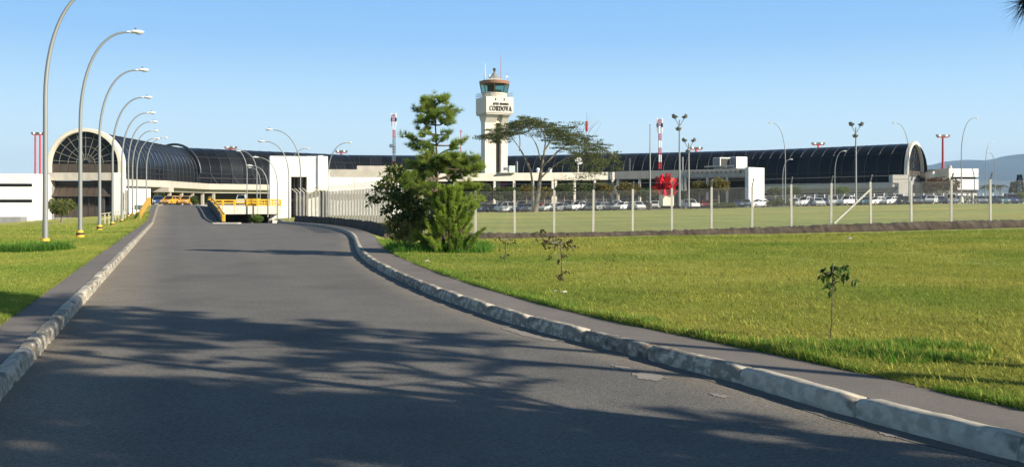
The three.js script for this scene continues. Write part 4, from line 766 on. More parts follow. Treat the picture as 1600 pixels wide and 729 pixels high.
// low rough stone-and-earth footing: irregular course of blocks
function footing(parent, line, top, h, w, seed, mat) { // ragged low bank of stones set in earth
  const r = rng(seed), pts = []; for (let k = 0; k < line.length - 1; k++) { const [a, b] = [line[k], line[k + 1]], n = Math.max(1, Math.round(Math.hypot(b[0] - a[0], b[1] - a[1]) / .09)); for (let j = 0; j < n; j++) pts.push([lerp(a[0], b[0], j / n), lerp(a[1], b[1], j / n)]); } pts.push(line.at(-1));
  const rows = [], cols = []; pts.forEach((p, i) => { const a = pts[Math.max(0, i - 3)], b = pts[Math.min(pts.length - 1, i + 3)], L = Math.hypot(b[0] - a[0], b[1] - a[1]), nx = (b[1] - a[1]) / L, nd = -(b[0] - a[0]) / L, y = top(p[0], p[1]), bump = wnoise(i * .11, seed, 3), fine = wnoise(i * .55, seed, 4);
    const prof = [[.62 + .2 * bump, -h - .3], [.56 + .2 * bump, -h * .85], [.40 + .14 * fine, -h * .5 + .06 * (fine - .5)], [.26 + .1 * fine, -h * .16], [.16, -.03 + .1 * (bump - .55) + .05 * (fine - .5)], [-.2, -.03 + .08 * (fine - .5)], [-.45, -h * .6], [-.6, -h - .3]];
    rows.push(prof.map(([o, e], k) => [p[0] + nx * o * w * 1.3, y + e + (r() - .5) * .07, p[1] + nd * o * w * 1.3])); prof.forEach((_, k) => { const v = .2 + 1.7 * wnoise(i * .3, k * 1.3 + seed, 6) , m = wnoise(i * .07, k, 8), t = k < 2 ? .8 : 1; cols.push(v * t, v * t * lerp(.88, 1.03, m), v * t * lerp(.75, 1.0, m)); }); });
  const g = sheet(rows); g.setAttribute('color', new THREE.Float32BufferAttribute(cols, 3)); const m = part(parent, 'stone_footing', g, mat); m.userData.kind = 'stuff'; return m;
}
const footMat = std({ map: every(concreteT, 1.1), color: C(.10, .08, .062), roughness: 1, vertexColors: true, side: THREE.DoubleSide });
{
  const posts = [620, 681, 743, 804.5, 866, 927, 988.5, 1050, 1112, 1175.5, 1237, 1299, 1361, 1424.5, 1487, 1548.5, 1611, 1674, 1737];
  const dAt = (px) => lerp(49.5, 52.5, (px - 620) / 980), P = (px) => [gx(px, dAt(px)), dAt(px)], gnd = (px) => lerp(lerp(-.18, -.16, (px - 620) / 300), .44, sm(850, 1640, px) ), h0 = .36;
  const t = thing('field_fence', 'chain-link fence with cream concrete posts crossing the field on a rough stone footing', 'fence');
  const postGeo = (() => { const g = [box(-.05, .05, -.3, 2.08, -.05, .05), beam(new THREE.Vector3(0, 2.05, 0), new THREE.Vector3(.02, 2.42, .3), .06, .06)]; return merged([g[0]]); })(), armGeo = merged([beam(new THREE.Vector3(0, 2.06, 0), new THREE.Vector3(0, 2.44, .26), .05, .06)]);
  posts.forEach((px, i) => { const [x, d] = P(px), p = part(t, 'post', postGeo, M.post), a = part(p, 'outrigger', armGeo, M.greyconc); p.position.set(x, gnd(px) + h0, -d); p.rotation.set((R() - .5) * .03, .1 * (R() - .5), (R() - .5) * .026); });
  { const a = P(1361), b = P(1303); part(t, 'brace', [beam(V(a[0], gnd(1361) + h0 + 1.75, a[1] - .1), V(b[0], gnd(1303) + h0 + .02, b[1] - .1), .09, .09)], M.post); }
  const panels = []; for (let i = 0; i < posts.length - 1; i++) { const a = P(posts[i]), b = P(posts[i + 1]), e = [gnd(posts[i]) + h0, gnd(posts[i + 1]) + h0]; const m = part(t, 'mesh_panel', meshPanel(V(a[0], 0, a[1] - .08), V(b[0], 0, b[1] - .08), [e[0] - .05, e[1] - .05], [e[0] + 2.0, e[1] + 2.0]), chainlink); m.castShadow = false;
    const w = []; for (const y of [2.0, 2.38]) w.push(bar(V(a[0], e[0] + y, a[1] - (y > 2.05 ? (y - 2.05) * .7 : 0)), V(b[0], e[1] + y, b[1] - (y > 2.05 ? (y - 2.05) * .7 : 0)), .006, .006, 3)); part(t, 'wire', w, M.steel); }
  const line = []; for (let px = 600; px <= 1760; px += 20) line.push(P(px)); footing(t, line, (x, d) => gnd(x / d * F + CX) + h0 - .02, .5, .55, 71, footMat);
}
{
  const ctl = [[612, 366.5], [590, 361], [566, 356.5], [540, 352.5], [505, 348.6], [463, 345.5]].map(([a, b]) => onPlane(a, b, -.02)), c = new THREE.CatmullRomCurve3(ctl.map(([x, d]) => new THREE.Vector3(x, 0, d))), n = 30, pts = c.getSpacedPoints(n).map((p) => [p.x, p.z]);
  const t = thing('roadside_fence', 'curved run of close pale fence posts with angled tops beside the road bend', 'fence'), h0 = .5;
  const gnd = (x, d) => -.02 + .0 * d;
  const pg = merged([box(-.055, .055, -.2, 2.05, -.055, .055)]), ag = merged([beam(new THREE.Vector3(0, 2.02, 0), new THREE.Vector3(-.42, 2.38, .08), .055, .06)]);
  pts.forEach(([x, d]) => { const p = part(t, 'post', pg, M.post); part(p, 'outrigger', ag, M.post); p.position.set(x, gnd(x, d) + h0, -d); p.rotation.z = (R() - .5) * .02; });
  for (let i = 0; i < n; i++) { const a = pts[i], b = pts[i + 1]; part(t, 'mesh_panel', meshPanel(V(a[0] + .07, 0, a[1]), V(b[0] + .07, 0, b[1]), [h0, h0], [h0 + 2, h0 + 2]), chainlink2).castShadow = false; part(t, 'wire', [2.0, 2.2, 2.36].map((y) => bar(V(a[0] - (y - 2) * 1.1, h0 + y, a[1]), V(b[0] - (y - 2) * 1.1, h0 + y, b[1]), .008, .008, 3)), M.steel); }
  footing(t, pts, () => h0, .56, .34, 91, footMat);
  // return towards the white block
  const e = pts[n]; for (let k = 1; k <= 3; k++) { const x = e[0] - .35 * k, d = e[1] + 3.2 * k, p = part(t, 'post', pg, M.post); p.position.set(x, .2, -d); part(t, 'mesh_panel', meshPanel(V(x, 0, d), V(x + .35, 0, d - 3.2), [.2, .2], [2.2, 2.2]), chainlink).castShadow = false; }
}
{
  const t = thing('car_park_fence', 'low grey mesh fence with white posts behind the parked cars', 'fence'), P = (px) => { const d = lerp(196, 203, (px - 700) / 900); return [gx(px, d), d]; };
  const pg = merged([box(-.08, .08, 0, 2.2, -.08, .08)]);
  for (let px = 700; px < 1640; px += 15.5) { const p = P(px), q = P(px + 15.5), e = HR(p[0], 178) - .1, e2 = HR(q[0], 178) - .1; const m = part(t, 'post', pg, px > 1230 ? M.paint : M.steel); m.position.set(p[0], e, -p[1]); part(t, 'mesh_panel', meshPanel(V(p[0], 0, p[1]), V(q[0], 0, q[1]), [e, e2], [e + 2.1, e2 + 2.1]), chainlink); part(t, 'rail', [bar(V(p[0], e + 2.1, p[1]), V(q[0], e2 + 2.1, q[1]), .04, .04, 4)], M.steel); }
}
// ───────────────────────── car park ─────────────────────────
{
  const rows = [177, 184, 191, 198, 206, 215].map((d) => Array.from({ length: 30 }, (_, i) => { const x = lerp(-26, 118, i / 29); return [x, HR(x, Math.min(d, 178)) + .012, d]; }));
  struct('car_park', sheet(rows), M.lot);
}
// cars: body, cabin glass, wheels, lamps
const paints = { white: [.66, .66, .64], silver: [.33, .34, .35], grey: [.11, .12, .13], black: [.02, .02, .022], blue: [.03, .06, .16], red: [.30, .03, .025], green: [.04, .09, .06], beige: [.48, .42, .32], yellow: [.62, .32, .03], teal: [.05, .14, .16] };
const paintMat = Object.fromEntries(Object.entries(paints).map(([k, v]) => [k, new THREE.MeshPhysicalMaterial({ color: C(...v), roughness: .35, clearcoat: .7, clearcoatRoughness: .08, metalness: k === 'silver' ? .5 : 0 })]));
const carMats = { tail: std({ color: C(.4, .01, .01), roughness: .3 }), lamp: std({ color: C(.75, .75, .72), roughness: .15 }), hub: std({ color: C(.45, .45, .46), roughness: .35, metalness: .7 }), trim: std({ color: C(.03, .03, .03), roughness: .7 }) };
function makeCar(kind) {                                // nose towards +x
  const t = new THREE.Group(), W = 1.66;
  const S = { hatchback: { L: 3.9, body: [[-1.92, .30], [-1.95, .62], [-1.86, .92], [.72, .95], [1.7, .80], [1.95, .62], [1.96, .30]], cab: [[-1.80, .92], [-1.45, 1.44], [-.1, 1.5], [.35, 1.42], [1.02, .93]] },
    sedan: { L: 4.4, body: [[-2.2, .30], [-2.22, .66], [-2.1, .93], [.7, .93], [1.9, .80], [2.18, .62], [2.2, .30]], cab: [[-1.55, .92], [-.95, 1.38], [-.3, 1.44], [.2, 1.38], [1.0, .92]] },
    pickup: { L: 4.9, body: [[-2.45, .42], [-2.47, 1.02], [.75, 1.04], [1.0, 1.02], [2.2, .95], [2.42, .78], [2.44, .42]], cab: [[-.95, 1.02], [-.85, 1.66], [-.2, 1.72], [.35, 1.66], [1.02, 1.03]] },
    van: { L: 4.2, body: [[-2.05, .34], [-2.08, .95], [-2.0, 1.05], [1.2, 1.05], [1.85, .9], [2.05, .66], [2.06, .34]], cab: [[-1.98, 1.04], [-1.85, 1.78], [-.3, 1.84], [.7, 1.76], [1.42, 1.05]] } }[kind];
  const shape = (pts) => new THREE.Shape(pts.map(([x, y]) => new THREE.Vector2(x, y)));
  const b = new THREE.ExtrudeGeometry(shape(S.body), { depth: W - .16, bevelEnabled: true, bevelSize: .07, bevelThickness: .08, bevelSegments: 2 }); b.translate(0, 0, -(W - .16) / 2);
  const taper = (g, y0, y1, k) => { const p = g.attributes.position; for (let i = 0; i < p.count; i++) { const q = clamp((p.getY(i) - y0) / (y1 - y0)); p.setZ(i, p.getZ(i) * (1 - k * q)); } g.computeVertexNormals(); return g; };
  const top = Math.max(...S.cab.map((c) => c[1])), y0 = S.cab[0][1];
  const glassCab = taper((() => { const g = new THREE.ExtrudeGeometry(shape(S.cab), { depth: W - .1, bevelEnabled: false }); g.translate(0, 0, -(W - .1) / 2); return g; })(), y0, top, .2);
  const roofPts = S.cab.slice(1, -1).map(([x, y]) => [x, y + .012]), rp = [...roofPts, ...roofPts.slice().reverse().map(([x, y]) => [x * .98, y - .09])];
  const roof = taper((() => { const g = new THREE.ExtrudeGeometry(shape(rp), { depth: W - .06, bevelEnabled: false }); g.translate(0, 0, -(W - .06) / 2); return g; })(), y0, top, .2);
  const pillar = (a, q) => { const g = []; for (const s of [-1, 1]) { const z0 = s * (W / 2 - .04), z1 = s * (W / 2 - .04) * .8; g.push(beam(new THREE.Vector3(a[0], a[1], z0), new THREE.Vector3(q[0], q[1], z1), .09, .08)); } return g; };
  const mids = S.cab[1][0] * .3 + S.cab[3][0] * .55;
  part(t, 'body', [b, roof, ...pillar(S.cab[0], S.cab[1]), ...pillar(S.cab.at(-1), S.cab.at(-2)), ...pillar([mids, y0], [mids, top - .05])], null);
  part(t, 'cabin_glass', [glassCab], M.carglass);
  if (kind === 'pickup') part(t, 'load_bed', [box(-2.35, -1.0, .9, 1.07, -.62, .62)], carMats.trim);
  const wheel = part(new THREE.Group(), 'x', [(() => { const g = new THREE.CylinderGeometry(.31, .31, .2, 14); g.rotateX(Math.PI / 2); return g; })()], M.tyre).geometry, hub = part(new THREE.Group(), 'x', [(() => { const g = new THREE.CylinderGeometry(.18, .18, .215, 10); g.rotateX(Math.PI / 2); return g; })()], M.tyre).geometry;
  for (const x of [-S.L * .305, S.L * .31]) for (const z of [-.74, .74]) { const w = part(t, 'wheel', wheel, M.tyre); w.position.set(x, .31, z); part(w, 'hub', hub, carMats.hub); }
  const fx = S.body.at(-2)[0], rx = S.body[1][0], ly = S.body.at(-2)[1];
  for (const z of [-.58, .58]) { part(t, 'headlight', [box(fx - .05, fx + .085, ly - .06, ly + .08, z - .16, z + .16)], carMats.lamp); part(t, 'tail_light', [box(rx - .09, rx + .04, ly + .02, ly + .24, z - .13, z + .13)], carMats.tail); }
  part(t, 'bumper', [box(fx + .02, fx + .1, .3, .46, -.76, .76)], carMats.trim); part(t, 'bumper', [box(rx - .1, rx - .02, .3, .46, -.76, .76)], carMats.trim);
  return t;
}
const carKinds = Object.fromEntries(['hatchback', 'sedan', 'pickup', 'van'].map((k) => [k, makeCar(k)]));
function car(kind, colour, p, turn, label, group) {
  const c = carKinds[kind].clone(); c.name = numbered(kind === 'pickup' ? 'pickup_truck' : kind === 'van' ? 'passenger_van' : kind === 'sedan' ? 'sedan_car' : 'hatchback_car'); c.traverse((o) => { if (o.name === 'body') o.material = paintMat[colour]; });
  c.position.copy(p); c.rotation.y = turn; scene.add(c);
  return tag(c, label, kind === 'pickup' ? 'pickup truck' : kind === 'van' ? 'van' : 'car', group);
}
const fencePosts = [743, 804.5, 866, 927, 988.5, 1050, 1112, 1175.5, 1237, 1299, 1361, 1424.5, 1487, 1548.5, 1611], ORD = ['first', 'second', 'third', 'fourth', 'fifth', 'sixth', 'seventh', 'eighth', 'ninth', 'tenth', 'eleventh', 'twelfth', 'thirteenth', 'fourteenth', 'fifteenth'];
const usedLabels = new Set();
function parked(px, d, kind, colour, turn) {
  let k = 0; while (k < fencePosts.length - 1 && px > fencePosts[k + 1]) k++;
  const f = (px - fencePosts[k]) / 62, row = d < 181 ? 'front row' : d < 189 ? 'second row' : 'back row';
  const where = f < .22 ? `just past the ${ORD[k]} field fence post` : f > .78 ? `just short of the ${ORD[k + 1]} field fence post` : `between the ${ORD[k]} and ${ORD[k + 1]} field fence posts`;
  let label = `${colour} ${kind} in the ${row} ${where}`; if (usedLabels.has(label)) console.log('DUP', label); usedLabels.add(label);
  const x = gx(px, d); return car(kind, colour, V(x, HR(x, Math.min(d, 178)) + .02, d), turn, label, 'cars in the terminal car park');
}
const A = -Math.PI / 2 - .25;                             // nose to the field, turned a little
for (const [px, d, kind, colour, turn] of [
  [752, 178, 'sedan', 'blue', A], [772, 178, 'hatchback', 'black', A], [789, 177, 'van', 'white', -2.6], [812, 178, 'sedan', 'blue', A], [826, 178, 'hatchback', 'grey', A], [858, 178, 'sedan', 'white', A - .5], [877, 178, 'sedan', 'silver', A - .4], [905, 178, 'pickup', 'white', A - .6], [925, 178, 'sedan', 'grey', A], [938, 178, 'hatchback', 'silver', A - .5], [954, 179, 'sedan', 'grey', A], [972, 178, 'sedan', 'white', A - .3], [996, 178, 'hatchback', 'white', A + .5], [843, 186, 'hatchback', 'red', A], [868, 186, 'sedan', 'grey', A], [889, 186, 'van', 'silver', A], [914, 186, 'sedan', 'black', A], [946, 186, 'sedan', 'blue', A], [964, 186, 'pickup', 'white', A], [983, 187, 'hatchback', 'silver', A], [1010, 192, 'sedan', 'white', A], [1024, 192, 'hatchback', 'white', A], [765, 187, 'sedan', 'white', A], [800, 187, 'hatchback', 'red', A],
  [757, 193, 'hatchback', 'silver', A], [782, 193, 'sedan', 'black', A], [818, 193, 'van', 'grey', A], [852, 193, 'sedan', 'silver', A], [879, 193, 'hatchback', 'blue', A], [897, 193, 'sedan', 'white', A], [920, 192, 'hatchback', 'silver', A], [935, 193, 'sedan', 'white', A], [957, 193, 'van', 'black', A], [976, 193, 'sedan', 'silver', A], [1004, 179, 'sedan', 'black', A], [1268, 187, 'sedan', 'silver', A], [1315, 186, 'sedan', 'black', A], [1337, 180, 'sedan', 'blue', A], [1384, 180, 'hatchback', 'grey', A], [1425, 180, 'sedan', 'silver', A],
  [1079, 178, 'pickup', 'white', -1.35], [1104, 188, 'sedan', 'red', A], [1117, 187, 'hatchback', 'silver', A], [1154, 186, 'sedan', 'blue', A], [1166, 180, 'sedan', 'grey', A], [1187, 178, 'sedan', 'white', A - .9], [1206, 187, 'hatchback', 'black', A], [1241, 178, 'hatchback', 'white', A], [1259, 180, 'pickup', 'white', A - .6], [1278, 179, 'sedan', 'white', A + .2], [1287, 185, 'sedan', 'blue', A], [1302, 179, 'van', 'white', A], [1326, 178, 'pickup', 'white', -2.5], [1345, 184, 'hatchback', 'grey', A], [1371, 178, 'sedan', 'white', A - .8], [1353, 179, 'sedan', 'teal', A], [1377, 186, 'hatchback', 'white', A], [1392, 178, 'sedan', 'white', A - .7], [1405, 186, 'van', 'white', A], [1413, 178, 'sedan', 'black', A], [1418, 186, 'hatchback', 'silver', A], [1433, 179, 'sedan', 'grey', A], [1440, 186, 'sedan', 'white', A], [1446, 179, 'hatchback', 'blue', A], [1456, 178, 'hatchback', 'white', A - .3], [1470, 187, 'sedan', 'beige', A], [1486, 184, 'van', 'silver', A], [1500, 186, 'hatchback', 'grey', A], [1533, 182, 'sedan', 'silver', A], [1543, 187, 'sedan', 'teal', A], [1562, 182, 'sedan', 'teal', A + .3], [1580, 182, 'van', 'blue', A], [1593, 187, 'hatchback', 'grey', A],
]) parked(px, d, kind, colour, turn);
// taxis and a few vehicles on the upper road, one car leaving the underpass
for (const [px, d, kind, colour, turn, label] of [[266, 166, 'hatchback', 'yellow', -1.75, 'yellow taxi at the ramp top beside the white van'], [279, 170, 'sedan', 'yellow', -1.9, 'yellow taxi in the middle of the three at the ramp top'], [291, 168, 'hatchback', 'yellow', -1.6, 'yellow taxi at the ramp top against the dark parapet'], [256, 186, 'hatchback', 'white', -1.3, 'white hatchback at the ramp top beside potted plants and taxis'], [246, 172, 'hatchback', 'blue', -1.2, 'dark blue hatchback at the kerb at the top of the ramp'], [377, 188, 'van', 'white', -1.4, 'white van passing behind the yellow deck railing']]) car(kind, colour, V(gx(px, d), 1.18, d), turn, label, kind !== 'van' && colour === 'yellow' ? 'taxis at the top of the ramp' : undefined);
car('sedan', 'silver', V(gx(387, 103), -2.75, 103), -1.3, 'silver car coming out of the dark underpass', null);
// ───────────────────────── red sculpture ─────────────────────────
{
  const d = 168, p = V(gx(1041.5, d), ge(321.5, d), d), t = thing('red_sculpture', 'round burst of folded red metal plates on a square cream plinth', 'sculpture', [p.x, p.y, p.z], .2);
  part(t, 'plinth', [(() => { const g = new RoundedBoxGeometry(1.95, 1.9, 1.95, 2, .04); g.translate(0, .95, 0); return g; })()], M.cream);
  part(t, 'core', [new THREE.IcosahedronGeometry(.75, 1).translate(0, 3.3, 0)], M.redshine);
  const r = rng(5), N = 46, c = new THREE.Vector3(0, 3.35, 0);
  for (let i = 0; i < N; i++) { // bent blades, each a folded plate with thickness
    const y = 1 - 2 * (i + .5) / N, a = i * 2.39996, s = Math.sqrt(1 - y * y), o = new THREE.Vector3(s * Math.cos(a), y, s * Math.sin(a)).add(rdir(r).multiplyScalar(.22)).normalize(), side = perp(o, r), n2 = new THREE.Vector3().crossVectors(o, side);
    const L = 1.35 + .55 * r(), w = .34 + .2 * r(), b = c.clone().addScaledVector(o, .5), m = c.clone().addScaledVector(o, .5 + L * .5).addScaledVector(n2, .25), e = c.clone().addScaledVector(o, .5 + L).addScaledVector(n2, -.1);
    const pts = []; for (const th of [-.03, .03]) for (const [q, k] of [[b, .5], [m, 1], [e, .75]]) for (const z of [-1, 0, 1]) pts.push(q.clone().addScaledVector(side, z * w * k).addScaledVector(n2, th + (z ? .12 * k : 0)));
    const idx = []; for (const o2 of [0, 9]) for (let u = 0; u < 2; u++) for (let v = 0; v < 2; v++) { const k = o2 + u * 3 + v; idx.push(...(o2 ? [k, k + 1, k + 3, k + 1, k + 4, k + 3] : [k, k + 3, k + 1, k + 1, k + 3, k + 4])); }
    const g = new THREE.BufferGeometry().setFromPoints(pts); g.setIndex(idx); const gg = g.toNonIndexed(); gg.computeVertexNormals(); part(t, 'plate', [gg], [M.redshine, M.redshine, M.reddeep, M.redpale, M.redshine][i % 5]);
  }
}
// ───────────────────────── plants ─────────────────────────
const shade = (c, r, k = .35) => { const m = 1 - k / 2 + k * r(); return [c[0] * m, c[1] * m, c[2] * m]; };
const curve = (pts, n = 8) => new THREE.CatmullRomCurve3(pts).getPoints(n);
function limb(list, a, b, r0, r1, bend, r) { const m = a.clone().lerp(b, .5).add(rdir(r).multiplyScalar(bend)); const p = curve([a, m, b], 7); list.push(sweep(p, p.map((_, i) => lerp(r0, r1, i / 7)), 6)); return p; }
function tuft(L, at, dir, n, len, w, col, r, spread = .9) { for (let i = 0; i < n; i++) { const d = dir.clone().multiplyScalar(1.0).addScaledVector(rdir(r), spread).normalize(); L.needle(at, d, perp(d, r), len * (.7 + .5 * r()), w, shade(col, r, .5)); } }
// pine: clumps = [[x, y, z, radius, tufts, colour]...] about a leaning trunk
function pine(t, seed, trunkPts, r0, clumps, { len = .17, w = .012, needles = 26, mat = M.needle, per = 9 } = {}) {
  const r = rng(seed), tp = curve(trunkPts, 14); part(t, 'trunk', [sweep(tp, tp.map((_, i) => lerp(r0, r0 * .22, i / 14)), 8)], M.bark);
  const wood = [], L = new Leaves();
  for (const [x, y, z, R0, n, col, up = .55] of clumps) {
    const c = new THREE.Vector3(x, y, z); let best = tp[0]; for (const q of tp) if (Math.abs(q.y - (y - R0 * .5)) < Math.abs(best.y - (y - R0 * .5))) best = q;
    const main = limb(wood, best, c, .028, .012, .06, r);
    const twigs = Math.max(3, Math.round(n / per));
    for (let k = 0; k < twigs; k++) {
      const o = rdir(r); o.y = o.y * .75 + .25; const e = c.clone().addScaledVector(o, R0 * (.45 + .55 * Math.sqrt(r()))), s = main[3 + Math.floor(r() * 5)], tw = limb(wood, s, e, .010, .004, .05, r);
      for (let q = 0; q < 9; q++) { const p = tw[Math.min(7, 2 + Math.floor(q * .7))].clone().addScaledVector(rdir(r), .05), d = e.clone().sub(s).normalize().multiplyScalar(.8).add(new THREE.Vector3(0, up, 0)).normalize(); tuft(L, p, d, needles, len, w, col, r, .75); }
    }
  }
  part(t, 'branches', wood, M.bark); leafPart(t, 'foliage', L, mat); return t;
}
// leafy crown: leaves scattered through clumps, sparse inside
function leafy(L, clumps, n, size, cols, r, droop = .2) {
  for (const [x, y, z, rx, ry, rz, wgt = 1] of clumps) for (let i = 0; i < n * wgt; i++) {
    const o = rdir(r), q = Math.cbrt(.25 + .75 * r()), p = new THREE.Vector3(x + o.x * rx * q, y + o.y * ry * q, z + o.z * rz * q), d = o.clone().multiplyScalar(.6).add(rdir(r).multiplyScalar(.8)); d.y -= droop; d.normalize();
    const s = size * (.65 + .7 * r()); L.leaf(p, d, perp(d, r), s, s * .52, shade(cols[Math.floor(r() * cols.length)], r, .6));
  }
}
{ // tall open pine on the verge
  const d = 31, b = at(680, 399, d), t = thing('pine_tree', 'tall young pine with a round tuft at its top beside the sidewalk bend', 'pine tree', [b.x, .1, b.z]);
  const K = d / F, Q = (px, py, z = 0) => [(px - 680) * K, (399 - py) * K, z];
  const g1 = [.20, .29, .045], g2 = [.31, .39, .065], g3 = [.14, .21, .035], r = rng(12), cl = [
    [...Q(680, 172), .42, 44, g2, .7], [...Q(658, 178, .1), .32, 30, g2], [...Q(702, 178, -.1), .32, 30, g2], [...Q(664, 194, .2), .3, 26, g1], [...Q(697, 194, .2), .3, 26, g2], [...Q(668, 164, .2), .28, 24, g2], [...Q(692, 163, .2), .28, 24, g2], [...Q(680, 184, .35), .34, 26, g1], [...Q(680, 180, -.35), .34, 22, g1], [...Q(662, 206, .1), .2, 12, g3],
    [...Q(636, 218, .1), .2, 16, g1], [...Q(648, 232, -.2), .27, 20, g1], [...Q(668, 234, .2), .3, 22, g1], [...Q(712, 234, .1), .2, 15, g1], [...Q(722, 224, -.2), .14, 9, g2], [...Q(700, 214, .2), .12, 6, g1], [...Q(660, 212, .25), .2, 12, g2], [...Q(686, 226, .2), .2, 10, g3]];
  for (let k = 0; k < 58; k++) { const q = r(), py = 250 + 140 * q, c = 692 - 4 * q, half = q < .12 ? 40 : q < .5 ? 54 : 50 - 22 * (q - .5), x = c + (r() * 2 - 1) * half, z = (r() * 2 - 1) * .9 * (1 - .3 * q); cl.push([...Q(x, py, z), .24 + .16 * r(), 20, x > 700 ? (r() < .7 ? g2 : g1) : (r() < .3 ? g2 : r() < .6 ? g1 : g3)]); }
  for (const [px, py] of [[738, 252], [746, 268], [748, 300], [744, 324], [640, 262], [634, 290]]) cl.push([...Q(px, py, 0), .2, 14, g2]);
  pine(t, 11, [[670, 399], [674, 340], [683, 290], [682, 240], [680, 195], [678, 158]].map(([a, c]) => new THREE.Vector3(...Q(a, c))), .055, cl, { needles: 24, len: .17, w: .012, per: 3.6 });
}
{ // bright bushy young conifer at its foot
  const d = 30.2, b = at(703, 402, d), t = thing('conifer_shrub', 'bright green bushy young conifer at the foot of the tall pine', 'conifer shrub', [b.x, .1, b.z]), K = d / F, Q = (px, py, z = 0) => new THREE.Vector3((px - 703) * K, (402 - py) * K, z), r = rng(23), L = new Leaves(), wood = [];
  const tips = []; for (let i = 0; i < 120; i++) { const q = r(), py = 392 - 92 * Math.pow(q, .8), half = 42 * Math.pow(1 - q * .62, .8) * (.55 + .6 * r()); tips.push([703 + (r() * 2 - 1) * half, py - 6, (r() - .5) * .9]); }
  tips.push([748, 368, .2], [756, 362, .1], [742, 380, .1], [664, 372, .2], [668, 350, .3], [690, 300, .1], [704, 296, 0], [716, 302, .1], [738, 338, .1], [744, 326, 0], [736, 310, .1]);
  for (const [px, py, z] of tips) { const e = Q(px, py, z), s = Q(703 + (px - 703) * .62, Math.min(400, py + 24), z * .6), tw = limb(wood, s, e, .016, .006, .04, r), col = r() < .45 ? [.34, .45, .06] : [.22, .32, .045]; for (let k = 2; k <= 7; k++) { const dd = tw[k].clone().sub(tw[k - 1]).normalize().add(new THREE.Vector3(0, .5, 0)).normalize(); for (let q = 0; q < 4; q++) tuft(L, tw[k].clone().addScaledVector(rdir(r), .03), dd, 20, .14 * (1.25 - k / 16), .014, col, r, .65); } }
  part(t, 'stem', [sweep([Q(703, 404), Q(702, 360), Q(704, 320)], [.04, .03, .012], 7)], M.bark); part(t, 'branches', wood, M.bark); leafPart(t, 'foliage', L, M.needle);
}
{ // dark broad-leaved shrub, long arms to one side
  const d = 32.5, b = at(650, 397, d), t = thing('broadleaf_shrub', 'dark broad-leaved shrub with long arching arms over the sidewalk beside the pine', 'shrub', [b.x, .08, b.z]), K = d / F, Q = (px, py, z = 0) => new THREE.Vector3((px - 650) * K, (397 - py) * K, z), r = rng(37), L = new Leaves(), wood = [];
  const dk = [.10, .14, .04], md = [.23, .25, .06], br = [.40, .31, .10];
  const base = Q(662, 399);
  const arms = [[[640, 330], [612, 312], [578, 318]], [[640, 320], [610, 295], [588, 298]], [[642, 310], [618, 285], [600, 280]], [[648, 300], [630, 275], [612, 268]], [[645, 335], [620, 325], [600, 334]], [[640, 340], [622, 345], [606, 352]], [[645, 345], [628, 352], [612, 364]], [[650, 330], [640, 300], [636, 276]], [[655, 325], [650, 296], [650, 280]], [[650, 350], [636, 345], [626, 340]], [[655, 355], [640, 360], [630, 372]], [[648, 352], [634, 366], [622, 372]], [[655, 345], [648, 330], [640, 322]], [[650, 335], [632, 318], [616, 306]], [[656, 350], [650, 362], [640, 384]], [[650, 340], [645, 350], [636, 356]], [[660, 345], [664, 330], [668, 320]], [[658, 360], [662, 350], [668, 345]]];
  for (const [a, c, e] of arms) { const z = (r() - .5) * .8, pts = curve([base, Q(...a, z * .5), Q(...c, z), Q(...e, z)], 16); wood.push(sweep(pts, pts.map((_, i) => lerp(.03, .006, i / 16)), 5));
    for (let k = 5; k <= 16; k++) for (let q = 0; q < 26; q++) { const p = pts[k].clone().addScaledVector(rdir(r), .20 * r() + .03), dd = rdir(r); dd.y -= .15; dd.x -= .35; dd.normalize(); const low = p.y < 1.0, col = low ? (r() < .5 ? br : md) : r() < .72 ? dk : md; L.leaf(p, dd, perp(dd, r), .14 * (.7 + .6 * r()), .08, shade(col, r, .7)); } }
  part(t, 'stem', [sweep([base, Q(656, 370), Q(648, 340)], [.05, .045, .03], 7)], M.palebark); part(t, 'branches', wood, M.palebark); leafPart(t, 'foliage', L, M.leaf);
}
